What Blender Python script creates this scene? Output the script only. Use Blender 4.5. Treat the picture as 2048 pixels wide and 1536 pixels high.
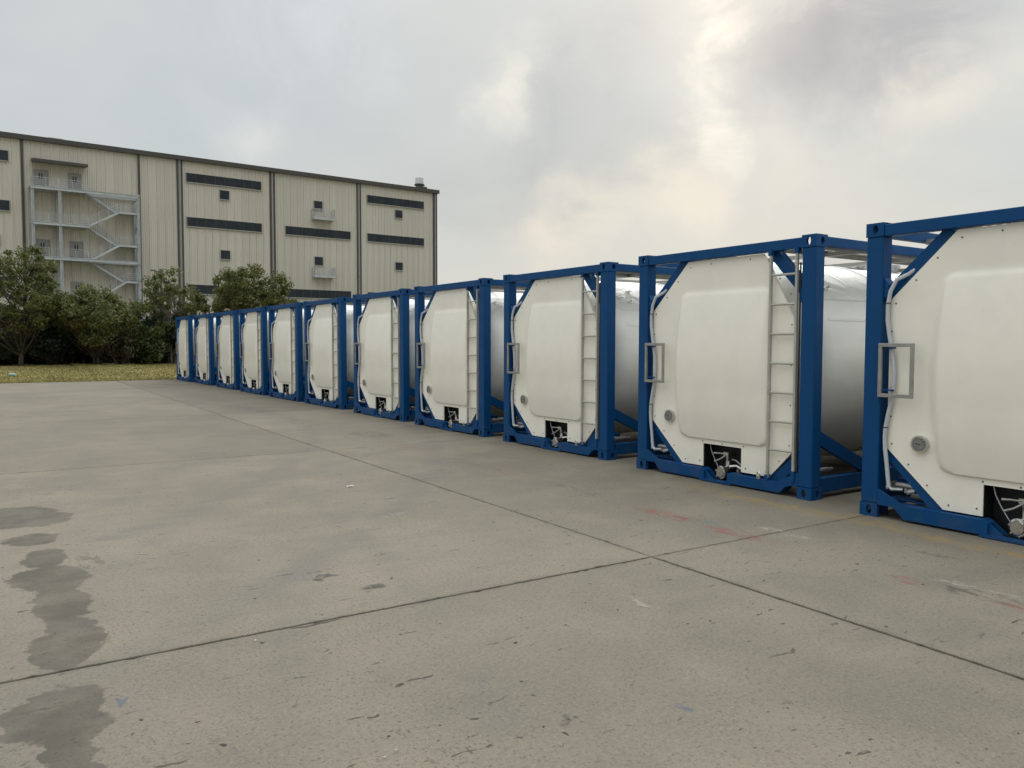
import bpy, bmesh, math, random
import numpy as np
from mathutils import Vector, Matrix
R = math.radians
PI = math.pi
rnd = random.Random(7)
for o in list(bpy.data.objects):
    bpy.data.objects.remove(o)
scene = bpy.context.scene
col = scene.collection

# ------------------------------------------------------------------ camera
cd = bpy.data.cameras.new('camera')
cam = bpy.data.objects.new('camera', cd)
col.objects.link(cam)
cr = Vector((0.8298, -0.55806, 0.00164)).normalized()
cf = Vector((0.55739, 0.82867, -0.05121)).normalized()
cu = cr.cross(cf).normalized()
cr = cf.cross(cu).normalized()
m = Matrix((cr, cu, -cf)).transposed().to_4x4()
m.translation = (0, 0, 1.512)
cam.matrix_world = m
cd.sensor_width = 36
cd.lens = 36 * 1586.8 / 2048
cd.clip_start = 0.05
cd.clip_end = 3000
scene.camera = cam
scene.render.resolution_x = 1024
scene.render.resolution_y = 768

# ------------------------------------------------------------------ world
SUN_EL, SUN_AZ = R(30), math.atan2(0.74, 0.62)      # azimuth from +Y towards +X
w = bpy.data.worlds.new('World')
scene.world = w
w.use_nodes = True
nt = w.node_tree
nt.nodes.clear()


class NG:
    """small helper for writing node graphs"""
    def __init__(s, nt):
        s.nt = nt
    def n(s, t, **kw):
        nd = s.nt.nodes.new(t)
        for k, v in kw.items():
            setattr(nd, k, v)
        return nd
    def set(s, sock, v):
        if isinstance(v, bpy.types.NodeSocket):
            s.nt.links.new(v, sock)
        elif isinstance(v, (tuple, list)) and sock.type == 'RGBA' and len(v) == 3:
            sock.default_value = (*v, 1)
        else:
            sock.default_value = v
    def math(s, op, a, b=0.0, c=None, clamp=False):
        nd = s.n('ShaderNodeMath', operation=op, use_clamp=clamp)
        s.set(nd.inputs[0], a)
        s.set(nd.inputs[1], b)
        if c is not None:
            s.set(nd.inputs[2], c)
        return nd.outputs[0]
    def vmath(s, op, a, b=(0, 0, 0), out=0):
        nd = s.n('ShaderNodeVectorMath', operation=op)
        s.set(nd.inputs[0], a)
        s.set(nd.inputs[1], b)
        return nd.outputs[out]
    def scale(s, a, f):
        nd = s.n('ShaderNodeVectorMath', operation='SCALE')
        s.set(nd.inputs[0], a)
        s.set(nd.inputs[3], f)
        return nd.outputs[0]
    def noise(s, vec, scale, detail=4, rough=.55, dist=0.0, out=0, dim='3D'):
        nd = s.n('ShaderNodeTexNoise', noise_dimensions=dim)
        s.set(nd.inputs['Vector'], vec)
        nd.inputs['Scale'].default_value = scale
        nd.inputs['Detail'].default_value = detail
        nd.inputs['Roughness'].default_value = rough
        nd.inputs['Distortion'].default_value = dist
        return nd.outputs[out]
    def ramp(s, f, a, b, lo=0.0, hi=1.0, smooth=True):
        nd = s.n('ShaderNodeMapRange')
        nd.interpolation_type = 'SMOOTHSTEP' if smooth else 'LINEAR'
        nd.clamp = True
        s.set(nd.inputs[0], f)
        nd.inputs[1].default_value = a
        nd.inputs[2].default_value = b
        nd.inputs[3].default_value = lo
        nd.inputs[4].default_value = hi
        return nd.outputs[0]
    def mix(s, f, a, b, mode='MIX'):
        nd = s.n('ShaderNodeMix', data_type='RGBA', blend_type=mode)
        s.set(nd.inputs[0], f)
        s.set(nd.inputs[6], a)
        s.set(nd.inputs[7], b)
        return nd.outputs[2]
    def mapping(s, vec, loc=(0, 0, 0), rot=(0, 0, 0), sc=(1, 1, 1)):
        nd = s.n('ShaderNodeMapping')
        s.set(nd.inputs[0], vec)
        nd.inputs[1].default_value = loc
        nd.inputs[2].default_value = rot
        nd.inputs[3].default_value = sc
        return nd.outputs[0]


def lin(r, g, b):
    f = lambda c: (c / 255 / 12.92) if c / 255 <= .04045 else ((c / 255 + .055) / 1.055) ** 2.4
    return (f(r), f(g), f(b))


g = NG(nt)
tc = g.n('ShaderNodeTexCoord')
D = tc.outputs['Generated']
sky = g.n('ShaderNodeTexSky', sky_type='NISHITA')
sky.sun_disc = False
sky.sun_elevation = SUN_EL
sky.sun_rotation = SUN_AZ
sky.air_density = 1.6
sky.dust_density = 3.0
sep = g.n('ShaderNodeSeparateXYZ')
g.set(sep.inputs[0], D)
dz = g.math('MAXIMUM', sep.outputs[2], 0.0)
# cloud deck: direction projected on a flat layer, flattened near the horizon
den = g.math('ADD', dz, 0.22)
px_ = g.math('DIVIDE', sep.outputs[0], den)
py_ = g.math('DIVIDE', sep.outputs[1], den)
cx = g.n('ShaderNodeCombineXYZ')
g.set(cx.inputs[0], px_)
g.set(cx.inputs[1], py_)
cv = cx.outputs[0]
n_soft = g.noise(cv, 0.75, 5, .52, .3)
n_big = g.noise(g.mapping(cv, (3.1, 1.7, 0)), 0.42, 3, .5)
n_fine = g.noise(g.mapping(D, (7.7, 2.1, 0), sc=(1, 1, 1.3)), 5.5, 8, .62, .9)
warp = g.scale(g.vmath('SUBTRACT', g.noise(D, 4.2, 7, .62, out=1), (.5, .5, .5)), 0.24)
DW = g.vmath('NORMALIZE', g.vmath('ADD', D, warp))


def lobe(d, inner, outer, stretch=(1, 1, 1)):
    """soft patch of cloud round a direction"""
    v = g.vmath('SUBTRACT', DW, Vector(d).normalized()[:])
    v = g.vmath('MULTIPLY', v, stretch)
    ln = g.vmath('LENGTH', v, out=1)
    return g.ramp(ln, inner, outer, 1.0, 0.0)


grey = lin(190, 195, 196)
blue = lin(184, 193, 199)
warm = lin(224, 219, 206)
hot = lin(243, 239, 226)
dark = lin(134, 145, 160)
c = g.mix(g.ramp(n_big, .3, .7), blue, grey)
c = g.mix(g.math('MULTIPLY', g.ramp(n_soft, .38, .72), .8), c, lin(206, 208, 206))
c = g.mix(g.math('MULTIPLY', g.ramp(n_soft, .45, .25), .55), c, lin(156, 165, 172))
east = g.ramp(g.vmath('DOT_PRODUCT', D, Vector((.72, .64, .12)).normalized()[:], out=1), .80, 1.0)
low = g.ramp(dz, 0.26, 0.03)
c = g.mix(g.math('MULTIPLY', g.math('MULTIPLY', east, low), .28), c, lin(210, 209, 203))
c = g.mix(g.math('MULTIPLY', east, .12), c, lin(196, 198, 196))
# bright breaks where the sun stands behind the deck
fm = g.ramp(n_fine, .36, .60, .15, 1.0)
for d, a, b, st, k, cc in [
    ((.700, .640, .345), .0, .100, (1.6, 1.6, .55), .92, hot),
    ((.718, .650, .260), .0, .060, (1.2, 1.2, .7), .85, hot),
    ((.705, .690, .195), .0, .055, (1, 1, .6), .55, warm),
    ((.700, .700, .155), .0, .075, (1, 1, .8), .55, warm),
    ((.635, .760, .130), .0, .085, (1, 1, 1.1), .70, warm),
    ((.590, .800, .095), .0, .090, (1, 1, 1.6), .55, lin(233, 224, 207)),
    ((.542, .790, .286), .0, .075, (1.2, 1.2, .8), .55, hot),
    ((.845, .455, .280), .0, .120, (1, 1, 1.1), .65, lin(228, 221, 208)),
    ((.780, .600, .215), .0, .10, (1, 1, 1), .25, warm),
    ((.275, .930, .240), .0, .08, (1, 1, 1.4), .45, lin(226, 227, 222)),
    ((.30, .880, .385), .0, .20, (1, 1, 1.0), .40, lin(222, 225, 228)),
]:
    f = g.math('MULTIPLY', g.math('MULTIPLY', lobe(d, a, b, st), fm), k)
    c = g.mix(f, c, cc)
for d, a, b, st, k in [
    ((.790, .515, .360), .0, .21, (1, 1, 1.5), 1.0),
    ((.840, .460, .350), .0, .13, (1, 1, 1.3), .50),
    ((.60, .730, .330), .0, .12, (1.3, 1.3, .7), .38),
    ((.68, .70, .24), .0, .10, (1, 1, 1.0), .18),
    ((.60, .77, .21), .0, .13, (1.2, 1.2, .8), .28),
    ((.80, .59, .10), .0, .12, (1, 1, 2), .2),
]:
    f = g.math('MULTIPLY', g.math('MULTIPLY', lobe(d, a, b, st), g.ramp(n_fine, .62, .40, .55, 1.0)), k)
    c = g.mix(f, c, dark)
# overcast sky brightens towards the zenith
zen = g.ramp(dz, 0.36, 1.0, 1.0, 3.6)
c = g.scale(c, zen)
c = g.scale(c, 10.0)
skyc = g.mix(0.93, sky.outputs[0], c)
bg = g.n('ShaderNodeBackground')
g.set(bg.inputs[0], skyc)
bg.inputs[1].default_value = 0.1
wo = g.n('ShaderNodeOutputWorld')
nt.links.new(bg.outputs[0], wo.inputs[0])

# ------------------------------------------------------------------ sun
sl = bpy.data.lights.new('sun', 'SUN')
sl.energy = 1.1
sl.angle = R(40)
sl.color = (1, .94, .85)
so = bpy.data.objects.new('sun', sl)
col.objects.link(so)
sd = Vector((math.sin(SUN_AZ) * math.cos(SUN_EL), math.cos(SUN_AZ) * math.cos(SUN_EL), math.sin(SUN_EL)))
so.rotation_euler = sd.to_track_quat('Z', 'Y').to_euler()

vs = scene.view_settings
vs.view_transform = 'Standard'
vs.look = 'None'
vs.exposure = 0.12
vs.gamma = 1
vs.use_curve_mapping = False
scene.render.engine = 'CYCLES'


# ------------------------------------------------------------------ mesh helpers
class MB:
    """collects shapes of ONE object"""
    def __init__(s):
        s.v = []
        s.f = []
    def add(s, vs_, fs_):
        b = len(s.v)
        s.v += [tuple(v) for v in vs_]
        s.f += [tuple(b + i for i in f) for f in fs_]
    def box(s, x0, x1, y0, y1, z0, z1):
        s.add([(x0, y0, z0), (x1, y0, z0), (x1, y1, z0), (x0, y1, z0),
               (x0, y0, z1), (x1, y0, z1), (x1, y1, z1), (x0, y1, z1)],
              [(0, 3, 2, 1), (4, 5, 6, 7), (0, 1, 5, 4), (1, 2, 6, 5), (2, 3, 7, 6), (3, 0, 4, 7)])
    def cbox(s, x0, x1, y0, y1, z0, z1, c=.006):
        """box with chamfered edges"""
        bm = bmesh.new()
        vs_ = [bm.verts.new(p) for p in [(x0, y0, z0), (x1, y0, z0), (x1, y1, z0), (x0, y1, z0),
               (x0, y0, z1), (x1, y0, z1), (x1, y1, z1), (x0, y1, z1)]]
        for f in [(0, 3, 2, 1), (4, 5, 6, 7), (0, 1, 5, 4), (1, 2, 6, 5), (2, 3, 7, 6), (3, 0, 4, 7)]:
            bm.faces.new([vs_[i] for i in f])
        bmesh.ops.bevel(bm, geom=bm.edges[:], offset=c, segments=1, affect='EDGES')
        bm.verts.index_update()
        s.add([v.co[:] for v in bm.verts], [[v.index for v in f.verts] for f in bm.faces])
        bm.free()
    def bar(s, a, b, w_, h_, up=(0, 0, 1)):
        """rectangular bar from a to b"""
        a, b = Vector(a), Vector(b)
        d = (b - a).normalized()
        sx = d.cross(Vector(up))
        if sx.length < 1e-4:
            sx = d.cross(Vector((1, 0, 0)))
        sx.normalize()
        sy = sx.cross(d)
        q = [(-1, -1), (1, -1), (1, 1), (-1, 1)]
        vs_ = [a + sx * i * w_ / 2 + sy * j * h_ / 2 for i, j in q] + [b + sx * i * w_ / 2 + sy * j * h_ / 2 for i, j in q]
        s.add(vs_, [(0, 3, 2, 1), (4, 5, 6, 7), (0, 1, 5, 4), (1, 2, 6, 5), (2, 3, 7, 6), (3, 0, 4, 7)])
    def tube(s, pts, r, seg=8, caps=True):
        pts = [Vector(p) for p in pts]
        rs = r if isinstance(r, (list, tuple)) else [r] * len(pts)
        rings = []
        up = None
        for i, p in enumerate(pts):
            t = (pts[min(i + 1, len(pts) - 1)] - pts[max(i - 1, 0)]).normalized()
            if up is None:
                up = Vector((0, 0, 1)) if abs(t.z) < .9 else Vector((1, 0, 0))
            n1 = t.cross(up).normalized()
            up = n1.cross(t).normalized()
            rings.append([p + (n1 * math.cos(2 * PI * k / seg) + up * math.sin(2 * PI * k / seg)) * rs[i] for k in range(seg)])
        vs_ = [v for rg in rings for v in rg]
        fs_ = []
        for i in range(len(pts) - 1):
            for k in range(seg):
                a, b = i * seg + k, i * seg + (k + 1) % seg
                fs_.append((a, b, b + seg, a + seg))
        if caps:
            fs_.append(tuple(range(seg))[::-1])
            fs_.append(tuple((len(pts) - 1) * seg + k for k in range(seg)))
        s.add(vs_, fs_)
    def prism(s, poly, axis, a, b):
        """poly of 2D points extruded along axis from a to b. axis 'x': poly=(y,z)"""
        n = len(poly)
        def pt(p, t):
            return {'x': (t, p[0], p[1]), 'y': (p[0], t, p[1]), 'z': (p[0], p[1], t)}[axis]
        s.add([pt(p, a) for p in poly] + [pt(p, b) for p in poly],
              [tuple(range(n))[::-1], tuple(range(n, 2 * n))] + [(i, (i + 1) % n, n + (i + 1) % n, n + i) for i in range(n)])
    def build(s, name, mat=None, parent=None, smooth=False, angle=None):
        me = bpy.data.meshes.new(name)
        me.from_pydata(s.v, [], s.f)
        bm = bmesh.new()
        bm.from_mesh(me)
        bmesh.ops.recalc_face_normals(bm, faces=bm.faces)
        bm.to_mesh(me)
        bm.free()
        if mat:
            me.materials.append(mat)
        if smooth:
            me.polygons.foreach_set('use_smooth', [True] * len(me.polygons))
            if angle:
                me.set_sharp_from_angle(angle=R(angle))
        o = bpy.data.objects.new(name, me)
        col.objects.link(o)
        o.parent = parent
        return o


def tag(o, label=None, cat=None, group=None, kind=None):
    for k, v in (('label', label), ('category', cat), ('group', group), ('kind', kind)):
        if v:
            o[k] = v
    return o


def empty(name, loc, rz=0.0):
    o = bpy.data.objects.new(name, None)
    col.objects.link(o)
    o.location = loc
    o.rotation_euler = (0, 0, rz)
    o.empty_display_size = .2
    return o


def children_of(o, pool):
    return [c_ for c_ in pool if c_.parent == o]


def inst(src, parent, loc=None, rot=None):
    o = src.copy()
    col.objects.link(o)
    o.parent = parent
    if loc is not None:
        o.location = loc
    if rot is not None:
        o.rotation_euler = rot
    return o


# ------------------------------------------------------------------ materials
def mat(name):
    m_ = bpy.data.materials.new(name)
    m_.use_nodes = True
    t = m_.node_tree
    t.nodes.clear()
    g_ = NG(t)
    b = g_.n('ShaderNodeBsdfPrincipled')
    o = g_.n('ShaderNodeOutputMaterial')
    t.links.new(b.outputs[0], o.inputs[0])
    return m_, g_, b


def simple(name, colr, rough=.5, metal=0.0, var=0.08, nscale=3.0, bump=0.0, bscale=60.0, spec=None, coat=0.0):
    m_, g_, b = mat(name)
    oc = g_.n('ShaderNodeTexCoord').outputs['Object']
    nz = g_.noise(oc, nscale, 5, .6)
    cc = g_.mix(g_.ramp(nz, .3, .7), tuple(x * (1 - var) for x in colr), tuple(min(1, x * (1 + var)) for x in colr))
    g_.set(b.inputs['Base Color'], cc)
    b.inputs['Metallic'].default_value = metal
    n2 = g_.noise(oc, nscale * 3.3, 4, .6)
    g_.set(b.inputs['Roughness'], g_.ramp(n2, .25, .75, rough * .8, min(1, rough * 1.2)))
    if spec is not None:
        b.inputs['Specular IOR Level'].default_value = spec
    b.inputs['Coat Weight'].default_value = coat
    b.inputs['Coat Roughness'].default_value = .12
    if bump:
        bp = g_.n('ShaderNodeBump')
        bp.inputs['Strength'].default_value = bump
        bp.inputs['Distance'].default_value = .01
        g_.set(bp.inputs['Height'], g_.noise(oc, bscale, 4, .6))
        t = m_.node_tree
        t.links.new(bp.outputs[0], b.inputs['Normal'])
    return m_


M = {}


def painted(name, base, rough, coat, dirt, dirt_k, z_hi, chips):
    m_, g_, b = mat(name)
    oc = g_.n('ShaderNodeTexCoord').outputs['Object']
    P = g_.n('ShaderNodeNewGeometry').outputs['Position']
    nz = g_.noise(oc, 2.4, 5, .6)
    cc = g_.mix(g_.ramp(nz, .3, .7), tuple(x * .965 for x in base), tuple(min(1, x * 1.03) for x in base))
    s_ = g_.n('ShaderNodeSeparateXYZ')
    g_.set(s_.inputs[0], P)
    # road dust thrown up on the lower parts, and faint runs below joints
    low_ = g_.ramp(s_.outputs[2], z_hi, 0.0)
    dn = g_.ramp(g_.noise(P, 6, 5, .65), .40, .68)
    cc = g_.mix(g_.math('MULTIPLY', g_.math('MULTIPLY', low_, dn), dirt_k), cc, dirt)
    run = g_.ramp(g_.noise(g_.mapping(P, sc=(9, 9, .35)), 1.6, 4, .6), .60, .74)
    cc = g_.mix(g_.math('MULTIPLY', run, .03), cc, dirt)
    b.inputs['Specular IOR Level'].default_value = .22 if chips else .5
    if chips:
        ch = g_.ramp(g_.noise(P, 26, 4, .65), .70, .73)
        ch = g_.math('MULTIPLY', ch, g_.ramp(g_.noise(P, 2.2, 3, .5), .48, .60))
        cc = g_.mix(g_.math('MULTIPLY', ch, .7), cc, (.10, .12, .14))
    g_.set(b.inputs['Base Color'], cc)
    g_.set(b.inputs['Roughness'], g_.ramp(g_.noise(oc, 7, 4, .6), .25, .75, rough * .8, rough * 1.25))
    b.inputs['Coat Weight'].default_value = coat
    b.inputs['Coat Roughness'].default_value = .12
    bp = g_.n('ShaderNodeBump')
    bp.inputs['Strength'].default_value = .12 if chips else .05
    bp.inputs['Distance'].default_value = .01
    g_.set(bp.inputs['Height'], g_.noise(oc, 90 if chips else 3.5, 4, .6))
    m_.node_tree.links.new(bp.outputs[0], b.inputs['Normal'])
    return m_


M['blue'] = painted('blue_paint', (.0004, .054, .170), .50, 0.0, (.10, .10, .09), .22, .30, True)
M['white'] = painted('white_grp', (.885, .835, .725), .34, .25, (.42, .38, .31), .14, .6, False)
M['galv'] = simple('grey_galvanised', (.34, .33, .31), .45, .55, var=.12, nscale=8)
M['alu'] = simple('ladder_aluminium', (.43, .415, .37), .5, .25, var=.1, nscale=6)
M['steel'] = simple('stainless', (.60, .59, .56), .28, 1.0, var=.15, nscale=25)
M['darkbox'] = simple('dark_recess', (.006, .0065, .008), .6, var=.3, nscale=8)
M['black'] = simple('black_rubber', (.015, .015, .015), .6)
M['hose'] = simple('grey_hose', (.50, .51, .54), .35, var=.06, nscale=10)
M['gauge'] = simple('gauge_face', (.20, .20, .19), .12, var=.1, nscale=30)
M['bolt'] = simple('dark_bolt', (.05, .05, .05), .4, .5)


def tank_material():
    m_, g_, b = mat('tank_cladding')
    oc = g_.n('ShaderNodeTexCoord').outputs['Object']
    s_ = g_.n('ShaderNodeSeparateXYZ')
    g_.set(s_.inputs[0], oc)
    nz = g_.noise(g_.mapping(oc, sc=(.4, .4, 1.5)), 2.5, 5, .6)
    g_.set(b.inputs['Base Color'], g_.mix(g_.ramp(nz, .3, .7), (.74, .72, .66), (.82, .80, .735)))
    b.inputs['Metallic'].default_value = .0
    g_.set(b.inputs['Roughness'], g_.ramp(g_.noise(oc, 8, 4, .6), .3, .7, .36, .5))
    # crumpled sheet where the cladding is drawn in towards the tank end and over the crown
    cr_ = g_.math('MULTIPLY', g_.ramp(s_.outputs[2], 1.85, 2.15), g_.ramp(s_.outputs[0], 2.2, .9))
    h1 = g_.noise(g_.mapping(oc, sc=(1, 1.3, 1.2)), 2.3, 2.5, .5, 1.0)
    hh = g_.math('MULTIPLY', h1, g_.math('ADD', g_.math('MULTIPLY', cr_, .55), .012))
    bp = g_.n('ShaderNodeBump')
    bp.inputs['Strength'].default_value = .8
    bp.inputs['Distance'].default_value = .16
    g_.set(bp.inputs['Height'], hh)
    m_.node_tree.links.new(bp.outputs[0], b.inputs['Normal'])
    return m_


M['tank'] = tank_material()


def concrete_material():
    m_, g_, b = mat('yard_concrete')
    gm = g_.n('ShaderNodeNewGeometry')
    P = gm.outputs['Position']
    big = g_.noise(P, .22, 5, .6)
    mid = g_.noise(P, 1.3, 6, .62, .4)
    strk = g_.noise(g_.mapping(P, rot=(0, 0, R(12)), sc=(.5, 2.2, 1)), 1.1, 6, .6, .6)
    fine = g_.noise(P, 45, 3, .7)
    grit = g_.noise(P, 160, 2, .6)
    spk = g_.noise(P, 85, 3, .75)
    c_ = g_.mix(g_.ramp(big, .3, .7), (.156, .133, .101), (.213, .182, .140))
    c_ = g_.mix(g_.math('MULTIPLY', g_.ramp(mid, .45, .68), .32), c_, (.272, .230, .172))
    c_ = g_.mix(g_.math('MULTIPLY', g_.ramp(mid, .50, .32), .38), c_, (.130, .110, .086))
    c_ = g_.mix(g_.math('MULTIPLY', g_.ramp(strk, .56, .72), .30), c_, (.125, .112, .090))
    c_ = g_.mix(g_.math('MULTIPLY', g_.ramp(fine, .35, .8), .20), c_, (.31, .270, .210))
    c_ = g_.mix(g_.math('MULTIPLY', g_.ramp(fine, .47, .33), .45), c_, (.125, .112, .092))
    c_ = g_.mix(g_.math('MULTIPLY', g_.ramp(grit, .62, .75), .35), c_, (.42, .39, .33))
    c_ = g_.mix(g_.math('MULTIPLY', g_.ramp(spk, .56, .72), .50), c_, (.33, .29, .23))
    c_ = g_.mix(g_.math('MULTIPLY', g_.ramp(spk, .44, .30), .60), c_, (.085, .075, .06))
    # each slab slightly its own tone
    oi = g_.n('ShaderNodeObjectInfo')
    tone = g_.ramp(oi.outputs['Random'], 0, 1, .90, 1.09, smooth=False)
    c_ = g_.scale(c_, tone)
    # tyre arcs in the far part of the yard
    sp = g_.n('ShaderNodeSeparateXYZ')
    g_.set(sp.inputs[0], P)
    for (ax, ay, rr, wd, k) in [(-9, 17, 14.2, .14, .30), (-9, 17, 16.0, .14, .28), (14, 40, 19.5, .16, .25), (-4, 42, 15.5, .2, .35),
                                (-4, 42, 17.3, .2, .30), (9, 2.2, 9.0, .12, .16), (10, 1.0, 9.2, .12, .16), (-14, 8, 16.6, .10, .16)]:
        dd = g_.vmath('LENGTH', g_.vmath('SUBTRACT', P, (ax, ay, 0)), out=1)
        e = g_.math('ABSOLUTE', g_.math('SUBTRACT', dd, rr))
        f_ = g_.math('MULTIPLY', g_.ramp(e, wd * .3, wd * 1.6, 1, 0), g_.math('MULTIPLY', g_.ramp(strk, .35, .6), k))
        c_ = g_.mix(f_, c_, (.12, .115, .11))
    # darker grime along the last metre before the grass, and trodden dirt round the feet of the frames
    band = g_.math('ABSOLUTE', g_.math('SUBTRACT', g_.math('ADD', sp.outputs[1], g_.math('MULTIPLY', mid, .5)), 34.45))
    c_ = g_.mix(g_.ramp(band, .05, .22, .45, 0), c_, (.09, .085, .075))
    foot = g_.math('ABSOLUTE', g_.math('SUBTRACT', g_.math('ADD', sp.outputs[0], g_.math('MULTIPLY', mid, .4)), 6.95))
    c_ = g_.mix(g_.math('MULTIPLY', g_.ramp(foot, .10, .65, .42, 0), g_.ramp(strk, .30, .60)), c_, (.105, .090, .062))
    # holes, chips and pits
    vo = g_.n('ShaderNodeTexVoronoi')
    g_.set(vo.inputs['Vector'], g_.vmath('ADD', P, g_.scale(g_.noise(P, 9, 3, .6, out=1), .12)))
    vo.inputs['Scale'].default_value = 9.0
    pit = g_.math('MULTIPLY', g_.ramp(vo.outputs['Distance'], .05, .11, 1, 0), g_.ramp(g_.noise(P, 1.7, 3, .5), .46, .56))
    vo2 = g_.n('ShaderNodeTexVoronoi')
    g_.set(vo2.inputs['Vector'], P)
    vo2.inputs['Scale'].default_value = 34.0
    pit2 = g_.math('MULTIPLY', g_.ramp(vo2.outputs['Distance'], .13, .26, 1, 0), g_.ramp(g_.noise(P, 1.1, 4, .6), .30, .50))
    tc2 = g_.n('ShaderNodeTexCoord').outputs['Object']
    s2 = g_.n('ShaderNodeSeparateXYZ')
    g_.set(s2.inputs[0], tc2)
    ex = g_.math('SUBTRACT', 2.45, g_.math('ABSOLUTE', s2.outputs[0]))
    ey = g_.math('SUBTRACT', 3.325, g_.math('ABSOLUTE', s2.outputs[1]))
    em = g_.math('MINIMUM', ex, ey)
    em = g_.math('ADD', em, g_.math('MULTIPLY', g_.math('SUBTRACT', g_.noise(P, 4.5, 5, .65), .5), .22))
    c_ = g_.mix(g_.ramp(em, .0, .05, .28, 0), c_, (.105, .092, .070))
    # thin dark scratches and crumbs, stretched across the traffic
    sv = g_.mapping(P, rot=(0, 0, R(-18)), sc=(1.0, 4.5, 1))
    scn = g_.noise(g_.vmath('ADD', sv, g_.scale(g_.noise(P, 3, 3, .6, out=1), .8)), 5.2, 3, .5)
    scm = g_.math('MULTIPLY', g_.ramp(scn, .675, .70), g_.ramp(g_.noise(P, .9, 3, .5), .42, .56))
    c_ = g_.mix(g_.math('MULTIPLY', scm, .85), c_, (.05, .044, .036))
    c_ = g_.mix(g_.math('MULTIPLY', pit, .95), c_, (.035, .03, .026))
    c_ = g_.mix(g_.math('MULTIPLY', pit2, .7), c_, (.11, .10, .09))
    # worn scraps of paint: a broken line of marks beside the tanks and a few single ones
    wv = g_.vmath('ADD', P, g_.scale(g_.vmath('SUBTRACT', g_.noise(P, 5, 4, .6, out=1), (.5, .5, .5)), .30))
    scr = g_.noise(g_.mapping(P, sc=(6, 1.6, 1)), 3.2, 5, .75, .8)
    def blot(x, y, rx, ry, colr, k, lo=.50, hi=.56):
        nonlocal c_
        v_ = g_.vmath('MULTIPLY', g_.vmath('SUBTRACT', wv, (x, y, 0)), (1 / rx, 1 / ry, 0))
        d_ = g_.vmath('LENGTH', v_, out=1)
        f_ = g_.math('MULTIPLY', g_.ramp(d_, .5, 1.15, 1, 0), g_.math('MULTIPLY', g_.ramp(scr, lo, hi), k))
        c_ = g_.mix(f_, c_, colr)
    red, teal, blk, blu, yel, wht = (.22, .08, .065), (.09, .17, .15), (.06, .058, .05), (.06, .08, .15), (.28, .19, .065), (.36, .33, .28)
    for a in [(5.02, 5.0, .12, .40, red, .85, .48, .54), (4.98, 4.15, .13, .40, red, .75, .48, .54), (4.88, 2.76, .10, .14, red, .85, .51, .55), (4.93, 2.05, .1, .14, red, .85, .5, .54),
              (5.05, 7.6, .12, .4, red, .5), (5.15, 10.4, .18, .6, red, .4), (5.05, 4.55, .08, .15, teal, .6), (5.35, 12.2, .35, .65, blk, .4, .4, .6),
              (5.66, 2.9, .06, .22, blk, .7), (4.98, 2.35, .14, .3, blk, .7), (5.1, 8.6, .12, .8, blk, .35), (5.1, 6.4, .1, .6, blk, .35), (1.80, 4.86, .10, .05, blk, .8, .4, .5),
              (1.97, 4.48, .08, .06, blk, .8, .4, .5), (1.36, 2.72, .05, .06, blk, .7), (1.43, 2.5, .09, .05, blk, .7), (1.93, 2.47, .08, .04, blk, .6),
              (.50, 3.62, .09, .12, blu, .5, .54, .58), (1.81, 2.93, .06, .07, blu, .7, .53, .56), (2.41, 2.31, .05, .05, blu, .6, .53, .56), (.60, 6.1, .12, .3, blk, .5),
              (6.2, 4.6, .14, 1.4, yel, .75, .47, .54), (6.15, 2.2, .12, 1.6, yel, .8, .47, .54), (6.3, 5.6, .10, .8, yel, .4), (6.3, 8.2, .08, 1.0, yel, .35), (6.35, 3.9, .10, .35, yel, .7),
              (5.3, 4.0, .05, .35, wht, .6), (5.1, 2.4, .03, .4, wht, .6), (3.2, 3.4, .04, .18, wht, .5, .4, .6), (3.0, 6.3, .14, .08, wht, .35),
              (5.2, 14.5, .4, 1.0, blk, .3), (5.0, 18.5, .5, 2.0, blk, .3, .4, .6), (5.2, 24, .6, 2.5, blk, .3, .4, .6)]:
        blot(*a)
    # patches still wet / oil-darkened, left foreground
    wv2 = g_.vmath('ADD', P, g_.scale(g_.vmath('SUBTRACT', g_.noise(P, 6.5, 4, .62, out=1), (.5, .5, .5)), .22))
    wet = None
    for (x, y, rx, ry) in [(.20, 8.05, .40, .50), (.42, 7.85, .24, .32), (.30, 7.04, .19, .24), (.35, 6.40, .15, .30), (.38, 5.80, .20, .34),
                           (.30, 5.85, .19, .30), (.36, 5.25, .16, .45), (.37, 4.60, .15, .36), (.30, 4.45, .15, .32), (.27, 3.76, .145, .20), (.26, 3.52, .15, .20),
                           (.14, 3.62, .12, .22), (.24, 3.25, .09, .28)]:
        v_ = g_.vmath('MULTIPLY', g_.vmath('SUBTRACT', wv2, (x, y, 0)), (1 / rx, 1 / ry, 0))
        f_ = g_.ramp(g_.vmath('LENGTH', v_, out=1), .88, 1.02, 1, 0)
        wet = f_ if wet is None else g_.math('MAXIMUM', wet, f_)
    wk = g_.ramp(g_.noise(P, 2.3, 4, .6), .3, .7, .42, .80)
    c_ = g_.mix(g_.math('MULTIPLY', wet, wk), c_, (.058, .050, .038))
    g_.set(b.inputs['Base Color'], c_)
    ro = g_.math('SUBTRACT', g_.ramp(mid, .3, .7, .80, .93), g_.math('MULTIPLY', wet, .12))
    g_.set(b.inputs['Roughness'], ro)
    b.inputs['Specular IOR Level'].default_value = .3
    hgt = g_.math('ADD', g_.math('MULTIPLY', fine, .22), g_.math('MULTIPLY', grit, .25))
    hgt = g_.math('SUBTRACT', hgt, g_.math('ADD', g_.math('MULTIPLY', pit, 1.6), g_.math('MULTIPLY', pit2, .6)))
    bp = g_.n('ShaderNodeBump')
    bp.inputs['Strength'].default_value = .35
    bp.inputs['Distance'].default_value = .006
    g_.set(bp.inputs['Height'], hgt)
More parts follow.
